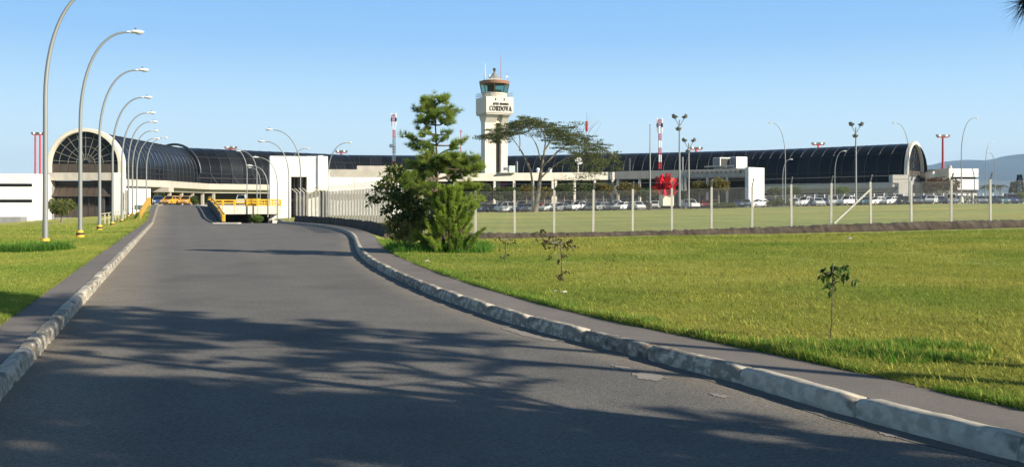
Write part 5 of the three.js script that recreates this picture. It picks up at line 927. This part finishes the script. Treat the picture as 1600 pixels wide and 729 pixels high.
{ // umbrella-crowned tree before the concourse
  const d = 172, b = at(836, 331, d), t = thing('spreading_tree', 'large flat-topped spreading tree with a pale forked trunk before the control tower', 'tree', [b.x, b.y, b.z]), K = d / F, Q = (px, py, z = 0) => new THREE.Vector3((px - 836) * K, (331 - py) * K, z), r = rng(53), wood = [], L = new Leaves();
  const seg = (pts, r0, r1) => { const p = curve(pts, 12); wood.push(sweep(p, p.map((_, i) => lerp(r0, r1, i / 12)), 7)); return p; };
  part(t, 'trunk', [(() => { const p = curve([Q(836, 332), Q(840, 310), Q(843, 285), Q(846, 262)], 10); return sweep(p, p.map((_, i) => lerp(.5, .27, i / 10)), 9); })(), (() => { const p = curve([Q(834, 332), Q(833, 312), Q(832, 290), Q(828, 262), Q(814, 236)], 10); return sweep(p, p.map((_, i) => lerp(.36, .09, i / 10)), 8); })()], M.palebark);
  const fork = Q(846, 262), forks = { a: seg([fork, Q(850, 240), Q(852, 218), Q(846, 200)], .22, .07), b: seg([fork, Q(862, 246), Q(880, 230), Q(900, 222)], .2, .07), c: seg([Q(843, 280), Q(862, 262), Q(888, 246), Q(920, 240)], .17, .06), d: seg([Q(845, 250), Q(838, 226), Q(826, 206)], .14, .05), e: seg([Q(830, 270), Q(816, 238), Q(800, 215)], .16, .06), f: seg([Q(850, 236), Q(866, 214), Q(880, 204)], .18, .06), g: seg([Q(900, 224), Q(930, 228), Q(962, 244)], .12, .05), h: seg([Q(812, 236), Q(812, 215), Q(806, 200)], .1, .05), i: seg([Q(800, 215), Q(778, 208), Q(752, 214)], .09, .03) };
  const all = Object.values(forks).flat();
  const pads = [[823, 185, 16, 4, .8], [806, 190, 14, 5, .7], [840, 190, 18, 5, 1], [858, 196, 18, 5, 1], [876, 203, 18, 5, 1], [893, 199, 14, 3, .45], [896, 208, 18, 6, 1], [912, 215, 18, 6, 1.1], [926, 222, 18, 6, 1.1], [942, 230, 16, 6, 1.1], [955, 238, 14, 6, 1.0], [964, 248, 10, 7, .8], [962, 262, 9, 8, .6], [790, 196, 14, 6, .9], [775, 204, 14, 5, .9], [762, 210, 11, 4, .7], [752, 215, 7, 3, .5], [800, 206, 16, 5, .7], [820, 203, 12, 5, .25], [846, 208, 14, 5, .3], [870, 216, 16, 6, .8], [890, 224, 16, 6, .9], [910, 234, 18, 7, 1], [930, 244, 16, 8, .8], [946, 256, 13, 8, .65], [924, 262, 14, 8, .35], [905, 252, 14, 6, .35], [940, 272, 12, 7, .35], [900, 276, 14, 6, .16], [930, 282, 14, 5, .16], [780, 214, 8, 4, .4], [908, 193, 8, 2, .2]];
  const top = [[750, 214], [770, 206], [790, 197], [806, 190], [823, 185], [840, 190], [858, 197], [876, 204], [896, 209], [915, 216], [935, 226], [952, 238], [966, 251]];
  for (let k = 0; k < 40; k++) { const q = k / 39 * 11.999, a = top[Math.floor(q)], b2 = top[Math.floor(q) + 1], f = q % 1; pads.push([lerp(a[0], b2[0], f), lerp(a[1], b2[1], f) + r() * 3, 10, 2.2, .26]); }
  const cols = [[.12, .145, .038], [.085, .105, .03], [.165, .18, .055], [.055, .068, .022]];
  for (const [px, py, rx, ry, w] of pads) for (let lay = 0; lay < 3; lay++) {
    const z = (lay - 1) * 4.4 + (r() - .5) * 2.6, edge = 1 - Math.abs(lay - 1) * .22, c = Q(836 + (px - 836) * edge, py + Math.abs(lay - 1) * 3 + (r() - .5) * 3, z);
    let best = all[0]; for (const q of all) if (q.distanceTo(c) < best.distanceTo(c)) best = q; if (r() < .7) limb(wood, best, c, .028, .01, .25, r);
    for (let s = 0; s < 7; s++) { const o = new THREE.Vector3((r() * 2 - 1) * rx * K, (r() * 2 - 1) * ry * K * .8, (r() * 2 - 1) * 1.7), cc = c.clone().add(o), n = 48 * w; for (let i = 0; i < n; i++) { const p = cc.clone().add(new THREE.Vector3((r() + r() - 1) * .85, (r() + r() - 1) * .2, (r() + r() - 1) * .8)), dd = rdir(r); dd.y = dd.y * .4 - .2; dd.normalize(); L.leaf(p, dd, perp(dd, r),   .27 * (.6 + .7 * r()), .13, shade(cols[Math.floor(r() * 4)], r, .6)); } }
  }
  for (let k = 0; k < 7; k++) limb(wood, Q(905 + r() * 20, 212 + r() * 6, (r() - .5) * 3), Q(906 + r() * 36, 180 + r() * 26, (r() - .5) * 4), .035, .012, .5, r);
  part(t, 'branches', wood, M.palebark); leafPart(t, 'crown', L, M.leaf);
}
// round trees along the concourse and the terminal
const GREEN = [[.085, .12, .03], [.12, .145, .035], [.055, .08, .025]], OCHRE = [[.21, .165, .032], [.14, .135, .03], [.27, .19, .035], [.08, .09, .028]], RUST = [[.125, .075, .035], [.09, .065, .03], [.16, .09, .04]], LIME = [[.12, .2, .03], [.08, .15, .025], [.16, .22, .03]];
function roundTree(name, label, cat, px, py0, py1, half, d, cols, seed, { group, leaf = .3, n = 260, deep = 1, trunk = true } = {}) {
  const y0 = ge(py0, d), t = thing(name, label, cat, [gx(px, d), y0, -d], 0, group), r = rng(seed), H = (py0 - py1) / F * d, w = half / F * d, L = new Leaves(), wood = [];
  const cl = [[0, H - w * .7, 0, w * .7, w * .55, w * .7 * deep]]; for (let k = 0; k < 7; k++) { const a = k * .9 + r(), q = w * (.4 + .3 * r()); cl.push([q * Math.cos(a), H * (trunk ? .58 : .4) + (r() - .3) * H * .28, q * Math.sin(a) * deep, w * (.34 + .2 * r()), H * (.12 + .1 * r()), w * .42 * deep]); }
  leafy(L, cl, n, leaf, cols, r);
  const tk = curve([new THREE.Vector3(0, -.3, 0), new THREE.Vector3((r() - .5) * .3, H * .4, 0), new THREE.Vector3((r() - .5) * .5, H * .75, 0)], 6); for (const c of cl) limb(wood, tk[4], new THREE.Vector3(c[0], c[1], c[2]), .07, .02, .2, r);
  if (trunk) part(t, 'trunk', [sweep(tk, tk.map((_, i) => lerp(.17, .07, i / 6)), 7)], M.palebark);
  part(t, 'branches', wood, M.bark); leafPart(t, 'crown', L, M.leaf); return t;
}
{
  const g = 'small trees along the concourse front';
  [[752, 322, 282, 18, GREEN, 'first small tree of the concourse row, low and dark, partly behind the pine'], [785, 322, 289, 17, GREEN, 'small dark tree below the control tower between two columns'], [806, 322, 292, 12, GREEN, 'narrow small tree beside the banner bay of the concourse'], [822, 322, 286, 11, OCHRE, 'ochre small tree close to the spreading tree trunk'], [851, 321, 290, 11, OCHRE, 'ochre small tree on the other side of the spreading tree trunk'], [881, 320, 284, 15, GREEN, 'green rounded small tree filling the bay past the double columns'], [915, 319, 285, 14, GREEN, 'green small tree in the bay above the white pickup truck'], [942, 318, 282, 12, OCHRE, 'ochre tree shading the brown wall of the concourse'], [981, 318, 281, 15, OCHRE, 'yellow-green tree where the cream parapet meets the grey one'], [1010, 318, 292, 12, GREEN, 'low small tree between the thin bare pole and the red sculpture'], [1072, 317, 297, 9, GREEN, 'low small tree at the foot of the shorter floodlight pole'], [1093, 317, 280, 11, OCHRE, 'ochre tree before the column past the floodlight poles'], [1123, 316, 274, 15, OCHRE, 'largest ochre-topped tree before the last bays of the concourse'], [1172, 312, 294, 9, GREEN, 'small tree at the foot of the white end wall'], [1215, 310, 292, 14, GREEN, 'small tree under the terminal deck past the white end wall'], [1240, 310, 291, 11, GREEN, 'small tree between the two car park lamps'], [1315, 308, 291, 10, LIME, 'bright small tree under the terminal deck near the middle floodlight pole']].forEach(([px, a, b, h, c, label], i) => roundTree('ornamental_tree', label, 'tree', px, a, b, h * 1.22, px < 1160 ? (px < 961 ? lerp(183, 194, (px - 590) / 371) : lerp(190, 181, (px - 961) / 204)) : 204, c, 300 + i, { n: 230, leaf: .36 }));
  roundTree('leafy_tree', 'leafy tree with yellow flecks on the slope before the arched pavilion', 'tree', 95, 349, 309, 20, 125, [...GREEN, ...OCHRE.slice(0, 1)].map((c) => mul(c, 1.35)), 410, { n: 420, leaf: .26 });
  roundTree('rusty_shrub', 'broad rust-brown shrub in front of the shaded court', 'shrub', 1470, 303, 272, 31, 205, RUST, 420, { n: 330, leaf: .4, trunk: false });
  roundTree('leafy_shrub', 'bright leafy shrub growing under the road deck beside the pier', 'shrub', 401, 350, 333, 10, 106, LIME, 430, { n: 240, leaf: .16, trunk: false });
  roundTree('leafy_shrub', 'potted leafy plant at the ramp top beyond the taxis', 'shrub', 252, 318, 300, 6, 176, GREEN, 431, { n: 120, leaf: .22, trunk: false });
  roundTree('leafy_shrub', 'bushy plant at the ramp top beside the parapet end', 'shrub', 303, 320, 305, 6, 150, LIME.map((c) => mul(c, .6)), 432, { n: 140, leaf: .2, trunk: false });
  roundTree('leafy_shrub', 'brownish shrub before the doorway of the white block', 'shrub', 472, 322, 303, 8, 112, OCHRE, 433, { n: 130, leaf: .15, trunk: false });
  roundTree('leafy_shrub', 'dark clipped shrub at the fence end under the pine', 'shrub', 628, 375, 362, 17, 46, GREEN.map((c) => mul(c, .8)), 434, { n: 260, leaf: .12, trunk: false });
  roundTree('leafy_shrub', 'lime shrub at the car park edge by the last fence posts', 'shrub', 1598, 312, 297, 9, 185, LIME, 435, { n: 120, leaf: .25, trunk: false });
  [[1125, 327, 312, 15], [1141, 327, 313, 12], [1218, 323, 306, 13], [1233, 323, 308, 9], [1206, 324, 310, 9]].forEach(([px, a, b, h], i) => roundTree('field_shrub', ['shrub at the field edge below the largest ochre tree', 'shrub at the field edge short of the eighth fence post', 'scrubby shrub at the foot of the tall car park lamp', 'small scrub just short of the ninth fence post', 'low scrub past the white car by the end wall'][i], 'shrub', px, a, b, h, 175, [...GREEN, OCHRE[1]], 440 + i, { n: 90, leaf: .26, trunk: false }));
}
// far trees beside the hills
function palm(px, base, top, d, seed, label) {
  const y0 = ge(base, d), H = ge(top, d) - y0, t = thing('palm_tree', label, 'palm tree', [gx(px, d), y0, -d]), r = rng(seed), L = new Leaves();
  part(t, 'trunk', [cyl(.2, .13, H * .8, 7)], M.palebark);
  for (let k = 0; k < 16; k++) { const a = k * 2.4, o = new THREE.Vector3(Math.cos(a), .5 - .9 * r(), Math.sin(a)), q = new THREE.Vector3(0, H * .8, 0); for (let s = 0; s < 8; s++) { const p = q.clone().addScaledVector(o, s * .24); p.y -= .02 * s * s; for (const m of [-1, 1]) { const dd = new THREE.Vector3(-o.z * m, -.6, o.x * m).addScaledVector(o, .5).normalize(); L.leaf(p, dd, perp(dd, r), .55, .12, shade([.05, .07, .02], r)); } } }
  leafPart(t, 'crown', L, M.leaf); return t;
}
palm(1541, 312, 285, 240, 1, 'short palm just past the bright white end building'); palm(1549, 312, 283, 246, 2, 'slimmer palm second past the white end building'); palm(1564, 312, 284, 240, 3, 'palm with a full crown under the thin far lamps');
{
  const d = 250; for (const [px, top, half, label] of [[1594, 273, 7, 'dark pointed conifer against the hills'], [1584, 284, 6, 'smaller dark conifer beside the pointed one']]) {
    const y0 = ge(312, d), H = ge(top, d) - y0, w = half / F * d, t = thing('conifer_tree', label, 'conifer', [gx(px, d), y0, -d]), r = rng(px), L = new Leaves(), wood = [];
    for (let k = 0; k < 900; k++) { const q = r(), a = r() * 6.283, rad = w * (1 - q) * (.4 + .7 * r()) + .15, p = new THREE.Vector3(rad * Math.cos(a), H * (.06 + .94 * q), rad * Math.sin(a)), dd = new THREE.Vector3(Math.cos(a), -.25, Math.sin(a)).addScaledVector(rdir(r), .4).normalize(); L.leaf(p, dd, perp(dd, r), .55, .25, shade([.016, .032, .018], r, .6)); }
    part(t, 'trunk', [cyl(.22, .05, H, 7)], M.bark); leafPart(t, 'crown', L, M.leaf);
  }
}
// clipped hedge line beyond the car park, one mass
{ const L = new Leaves(), r = rng(77); for (let i = 0; i < 5200; i++) { const px = r() < .5 ? 1500 + r() * 160 : 690 + r() * 500, d = px > 1400 ? 206 : 195, h = px > 1400 ? 1.4 : 1.0, x = gx(px, d), p = V(x, HR(x, 178) + r() * h * (.7 + .5 * wnoise(x * .3, 1, 5)), d + (r() - .5)), dd = rdir(r); L.leaf(p, dd, perp(dd, r), .4, .22, shade(GREEN[Math.floor(r() * 3)], r, .6)); } const m = leafPart(scene, numbered('hedge_foliage'), L, M.leaf); tag(m, 'low ragged greenery running behind the car park fence', 'greenery', null, 'stuff'); }
// saplings in the lawn
function sapling(px, base, d, label, seed, stemTo, leaves, size, cols, name = 'sapling') {
  const e = HR(gx(px, d), d), b = V(gx(px, d), e, d), t = thing(name, label, 'sapling', [b.x, b.y, b.z]), K = d / F, r = rng(seed), Q = (x, y, z = 0) => new THREE.Vector3((x - px) * K, (base - y) * K, z), L = new Leaves(), wood = [];
  const sp = curve([Q(px, base + 4), Q(lerp(px, stemTo[0], .5) + 1, (base + stemTo[1]) / 2), Q(...stemTo)], 10); part(t, 'stem', [sweep(sp, sp.map((_, i) => lerp(.008, .004, i / 10) * Math.max(1, d / 12)), 6)], M.bark);
  for (const [x, y, n, rad] of leaves) { const c = Q(x, y, (r() - .5) * rad * K * 2); let best = sp[0]; for (const q of sp) if (q.distanceTo(c) < best.distanceTo(c)) best = q; limb(wood, best, c, .005 * Math.max(1, d / 12), .003, .02, r);
    for (let i = 0; i < n; i++) { const p = c.clone().add(rdir(r).multiplyScalar(rad * K * Math.sqrt(r()))), dd = rdir(r).multiplyScalar(.7); dd.y -= .7; dd.normalize(); L.leaf(p, dd, perp(dd, r), size * (.7 + .6 * r()), size * .5, shade(cols[Math.floor(r() * cols.length)], r, .6)); } }
  if (wood.length) part(t, 'twigs', wood, M.palebark); leafPart(t, 'leaves', L, M.leaf); return t;
}
sapling(1298, 538, 11, 'thin single-stemmed sapling with drooping dark leaves near the sidewalk', 3, [1301, 430], [[1290, 418, 5, 6], [1288, 432, 5, 6], [1297, 428, 6, 7], [1303, 414, 5, 6], [1310, 436, 5, 6], [1312, 420, 4, 5], [1322, 416, 5, 6], [1328, 426, 5, 6], [1336, 438, 3, 4], [1294, 446, 4, 4], [1307, 446, 3, 5], [1318, 430, 4, 6], [1283, 428, 3, 4], [1298, 456, 2, 3]], .1, [[.05, .11, .022], [.08, .15, .03], [.035, .07, .018], [.15, .2, .04]]);
sapling(878, 440, 19.6, 'spreading sapling with reddish-brown leaves in the middle of the lawn', 4, [876, 382], [[838, 368, 20, 8], [846, 363, 18, 7], [850, 376, 16, 6], [858, 374, 20, 8], [866, 370, 18, 7], [876, 378, 18, 8], [884, 382, 16, 7], [892, 376, 14, 7], [898, 386, 10, 6], [866, 386, 12, 6], [860, 402, 12, 6], [872, 406, 12, 6], [880, 398, 8, 5], [874, 430, 10, 6], [884, 426, 8, 6], [878, 436, 8, 5], [852, 384, 10, 5], [888, 366, 6, 5]], .075, [[.12, .075, .04], [.07, .075, .03], [.16, .085, .05], [.06, .08, .025]]);
sapling(788, 412, 26, 'slight sapling with a few yellowing leaves between the pine and reddish sapling', 5, [790, 378], [[780, 376, 8, 5], [788, 380, 8, 5], [794, 382, 6, 5], [804, 378, 8, 5], [798, 374, 5, 4], [782, 392, 4, 3], [784, 404, 6, 4], [794, 402, 6, 5], [790, 402, 4, 3]], .08, [[.03, .05, .015], [.14, .14, .02], [.05, .07, .02]]);
for (const [px, py, w, label] of [[880, 453, .05, 'palest small stone lying in the lawn near the reddish sapling'], [868, 451, .035, 'small grey stone in the lawn beside the paler stone'], [895, 455, .025, 'smallest pebble in the lawn past the pale stones'], [667, 406, .06, 'pale stone in the grass at the foot of the pine'], [1328, 377, .09, 'white stone in the grass before the stone footing']]) { const [x, d] = onPlane(px, py, .2), g = new THREE.IcosahedronGeometry(w, 1), p = g.attributes.position; for (let i = 0; i < p.count; i++) { const k = .75 + .5 * hash(Math.round(p.getX(i) * 1e3), Math.round(p.getY(i) * 1e3), Math.round(p.getZ(i) * 1e3)); p.setXYZ(i, p.getX(i) * k * 1.3, p.getY(i) * k * .7, p.getZ(i) * k); } g.computeVertexNormals(); g.translate(x, HR(x, d) + w * .3, -d); solid('stone', label, 'stone', [g], M.conc); }
// ───────────────────────── pines out of frame that shade the road ─────────────────────────
{
  const g1 = [.06, .105, .02], g2 = [.08, .13, .025];
  const mk = (name, label, x, d, H, low, spread, seed, n) => {
    const e = HR(x, d), t = thing(name, label, 'pine tree', [x, e, -d], 0, 'roadside pines'), r = rng(seed), cl = [];
    for (let k = 0; k < n; k++) { const q = (k + .5) / n, y = lerp(low, H, q), w = spread * Math.pow(1 - q, .55) * (.4 + .75 * r()), a = k * 2.399 + r(); cl.push([w * Math.cos(a), y, w * Math.sin(a), .55 + .3 * r(), 40, r() < .5 ? g1 : g2]); }
    return pine(t, seed, [new THREE.Vector3(0, -.2, 0), new THREE.Vector3(.15, H * .4, .1), new THREE.Vector3(-.1, H * .75, -.1), new THREE.Vector3(0, H, 0)], .14, cl, { needles: 18, len: .28, w: .042, per: 8 });
  };
  mk('pine_tree', 'dense roadside pine whose crown shades the near road', 9.0, 1.9, 9.6, 1.0, 1.75, 501, 64);
  mk('pine_tree', 'dense roadside pine standing just behind the viewpoint', 10.6, -.7, 9.8, 1.0, 2.0, 502, 64);
  mk('pine_tree', 'dense roadside pine in the second rank behind the nearer two', 11.6, .7, 10.8, 1.4, 1.8, 508, 60);
  mk('pine_tree', 'lower bushy pine close to the sidewalk edge', 7.9, 3.0, 6.4, .8, 1.2, 509, 40);
  mk('pine_tree', 'tall bare-stemmed pine at the lawn edge casting a thin trunk shadow', 12.2, 4.3, 11.8, 7.0, 1.15, 503, 24);
  mk('pine_tree', 'second bare-stemmed pine beside the tall one on the lawn', 13.2, 4.9, 12.6, 8.2, 1.0, 507, 20);
  mk('pine_tree', 'roadside pine farther back along the near kerb', 8.2, -4.6, 8.8, 1.0, 2.6, 504, 50);
  mk('pine_tree', 'roadside pine standing well back from the others', 14.5, -3.6, 11, 1.5, 2.8, 505, 50);
  // the one whose needles hang into the picture
  const e = .15, x = 6.2, d = 5.2, t = thing('pine_tree', 'pine beside the sidewalk with needle tufts hanging over the top corner', 'pine tree', [x, e, -d], 0, undefined), cl = [], r = rng(506), q = at(1599, 2, 8.2), rel = [q.x - x, q.y - e, q.z + d];
  for (let k = 0; k < 20; k++) { const f = (k + .5) / 20, y = lerp(3.4, 7.6, f), w = 1.5 * Math.pow(1 - f, .5) * (.4 + .6 * r()), a = -.9 + 3.6 * r(); cl.push([w * Math.cos(a) + .4, y, w * Math.sin(a), .5, 12, g1]); }
  pine(t, 506, [new THREE.Vector3(0, -.2, 0), new THREE.Vector3(.1, 3.4, .1), new THREE.Vector3(.3, 6, 0), new THREE.Vector3(.2, 7.8, 0)], .13, cl, { needles: 13, len: .22, w: .016 });
  const L = new Leaves(), wood = [], tip = new THREE.Vector3(...rel), root = new THREE.Vector3(.1, 3.1, .1); limb(wood, root, tip, .03, .012, .15, r);
  for (let k = 0; k < 620; k++) { const p = tip.clone().addScaledVector(tip.clone().sub(root).normalize(), -r() * .35).addScaledVector(rdir(r), .03), dd = rdir(r); dd.y -= .65; dd.x -= .25; dd.normalize(); L.needle(p, dd, perp(dd, r), .26 * (.6 + .6 * r()), .0065, shade([.025, .04, .02], r)); }
  for (let b = 0; b < 9; b++) { const f = .12 + .8 * (b / 9), s = root.clone().lerp(tip, f), e2 = s.clone().add(new THREE.Vector3((r() - .25) * .5, .25 + .3 * r(), (r() - .5) * .9)); limb(wood, s, e2, .014, .006, .06, r); for (let k = 0; k < 340; k++) { const q2 = Math.pow(r(), .6), p = s.clone().lerp(e2, q2).addScaledVector(rdir(r), .03), dd = rdir(r).addScaledVector(e2.clone().sub(s).normalize(), .7).normalize(); L.needle(p, dd, perp(dd, r), .21 * (.6 + .6 * r()), .0055, shade([.03, .05, .022], r)); } }
  part(t, 'hanging_branch', wood, M.bark); leafPart(t, 'hanging_needles', L, M.needle);
}
// ───────────────────────── grass ─────────────────────────
{
  const blades = (n, h, w, spread, seed) => { const r = rng(seed), L = new Leaves(); for (let i = 0; i < n; i++) { const a = r() * 6.283, p = new THREE.Vector3((r() - .5) * spread, -.01, (r() - .5) * spread), d = new THREE.Vector3(Math.cos(a) * (.25 + .6 * r()), 1, Math.sin(a) * (.25 + .6 * r())).normalize(), s = new THREE.Vector3(-Math.sin(a), 0, Math.cos(a)), H = h * (.55 + .7 * r()), m = p.clone().addScaledVector(d, H * .6), t = m.clone().addScaledVector(new THREE.Vector3(d.x * 1.7, d.y * .75, d.z * 1.7).normalize(), H * .45), k = .75 + .5 * r(), c = [k, k, k]; const l0 = p.clone().addScaledVector(s, w / 2), r0 = p.clone().addScaledVector(s, -w / 2), l1 = m.clone().addScaledVector(s, w * .42), r1 = m.clone().addScaledVector(s, -w * .42); L.tri(l0, l1, r0, c); L.tri(r0, l1, r1, c); L.tri(l1, t, r1, c); } return L.build(); };
  const r = rng(99), X = new THREE.Matrix4(), q = new THREE.Quaternion(), s = new THREE.Vector3(), up = new THREE.Vector3(0, 1, 0), p = new THREE.Vector3(), col = new THREE.Color();
  function grass(name, label, geo, list) {
    const m = new THREE.InstancedMesh(geo, M.blade, list.length); m.name = numbered(name);
    list.forEach(([x, e, d, sc, c], i) => { m.setMatrixAt(i, X.compose(p.set(x, e, -d), q.setFromAxisAngle(up, r() * 6.283), s.set(sc, sc * (.75 + .5 * r()), sc))); m.setColorAt(i, col.setRGB(...c)); });
    m.castShadow = m.receiveShadow = true; scene.add(m); return tag(m, label, 'grass', null, 'stuff');
  }
  const tone = (x, d) => { const n = wnoise(x * .3, d * .3, 131), f = r(), k = .7 + .5 * f, y = clamp(n * 1.4 - .2 + (f - .5) * .5); return [k * lerp(.23, .50, y), k * lerp(.34, .47, y), k * lerp(.045, .095, y)]; };
  const green = () => { const k = .75 + .5 * r(); return [k * .11, k * .24, k * .025]; };
  const lawn = [], rim = [], left = [];
  for (let i = 0; i < 400000; i++) { // thinner with distance
    const d = 7.2 * Math.pow(48.5 / 7.2, Math.pow(r(), .8)), drop = r(), x0 = xAt(WALKR_OUT, d), x = lerp(x0 + .02, d * .6 + 3.5, r()); if (x < x0 || drop > .35 + 1.1 * wnoise(x * .8, d * .8, 161)) continue;
    lawn.push([x, HR(x, d) * clamp((x - x0) / .6 + .85) , d, (.4 + .75 * Math.pow(wnoise(x * .7, d * .7, 137), 1.5) + (drop < .012 ? .9 : 0)) * Math.max(1, d / 24), tone(x, d)]);
  }
  for (let i = 0; i < 15000; i++) { const d = 7.5 * Math.pow(42 / 7.5, r()), x0 = xAt(WALKR_OUT, d), w = Math.pow(r(), 2.2), amp = wnoise(d * .9, 1, 141); if (amp < .3) continue; const x = x0 - .03 + w * .55; rim.push([x, .13, d, (.35 + .75 * amp * amp) * (1 - .35 * w), r() < .45 ? tone(x, d) : green()]); }
  for (let i = 0; i < 2600; i++) { const [x0, d0] = [3.65, 10.6], a = r() * 6.283, q2 = Math.sqrt(r()), x = x0 + 1.3 * q2 * Math.cos(a), d = d0 + .8 * q2 * Math.sin(a) - .3; if (x < xAt(WALKR_OUT, d)) continue; if (wnoise(x * 3, d * 3, 151) < .45) continue; rim.push([x, HR(x, d), d, .4 + .5 * r(), r() < .35 ? tone(x, d) : green()]); }
  for (let i = 0; i < 1500; i++) { const a = r() * 6.283, q2 = Math.sqrt(r()), x = -15.4 + 1.1 * q2 * Math.cos(a), d = 32.4 + .7 * q2 * Math.sin(a); rim.push([x, HL(x, d), d, 1.3 + 1.1 * r(), green()]); }
  for (let i = 0; i < 2200; i++) { const px = 575 + r() * 190, d = 30 + r() * 5, x = gx(px, d); if (x < xAt(WALKR_OUT, d) + .02) continue; rim.push([x, HR(x, d), d, 1.2 + r(), green()]); }
  for (let i = 0; i < 95000; i++) { const d = 10 * Math.pow(9, Math.pow(r(), .9)), xe = so(0, KL - .74), s0 = (d - 0) / UD, x1 = (KL - .72 + UX * d) / UD, x = x1 - Math.pow(r(), 1.2) * Math.min(22, d * .53 + x1 + 1.5 > 0 ? d * .56 + x1 + 1 : 1.5); left.push([x, HL(x, d) - .005, d, (.6 + .4 * r()) * Math.max(1, d / 26), tone(x, d)]); }
  grass('grass', 'short yellow-green lawn grass between the sidewalk and the field fence', blades(9, .075, .0075, .16, 1), lawn);
  grass('grass', 'longer brighter grass fringing the sidewalk edge and tree feet', blades(9, .15, .009, .14, 2), rim);
  grass('grass', 'short grass on the verge under the row of street lamps', blades(9, .08, .008, .16, 3), left);
}
renderer.render(scene, camera);
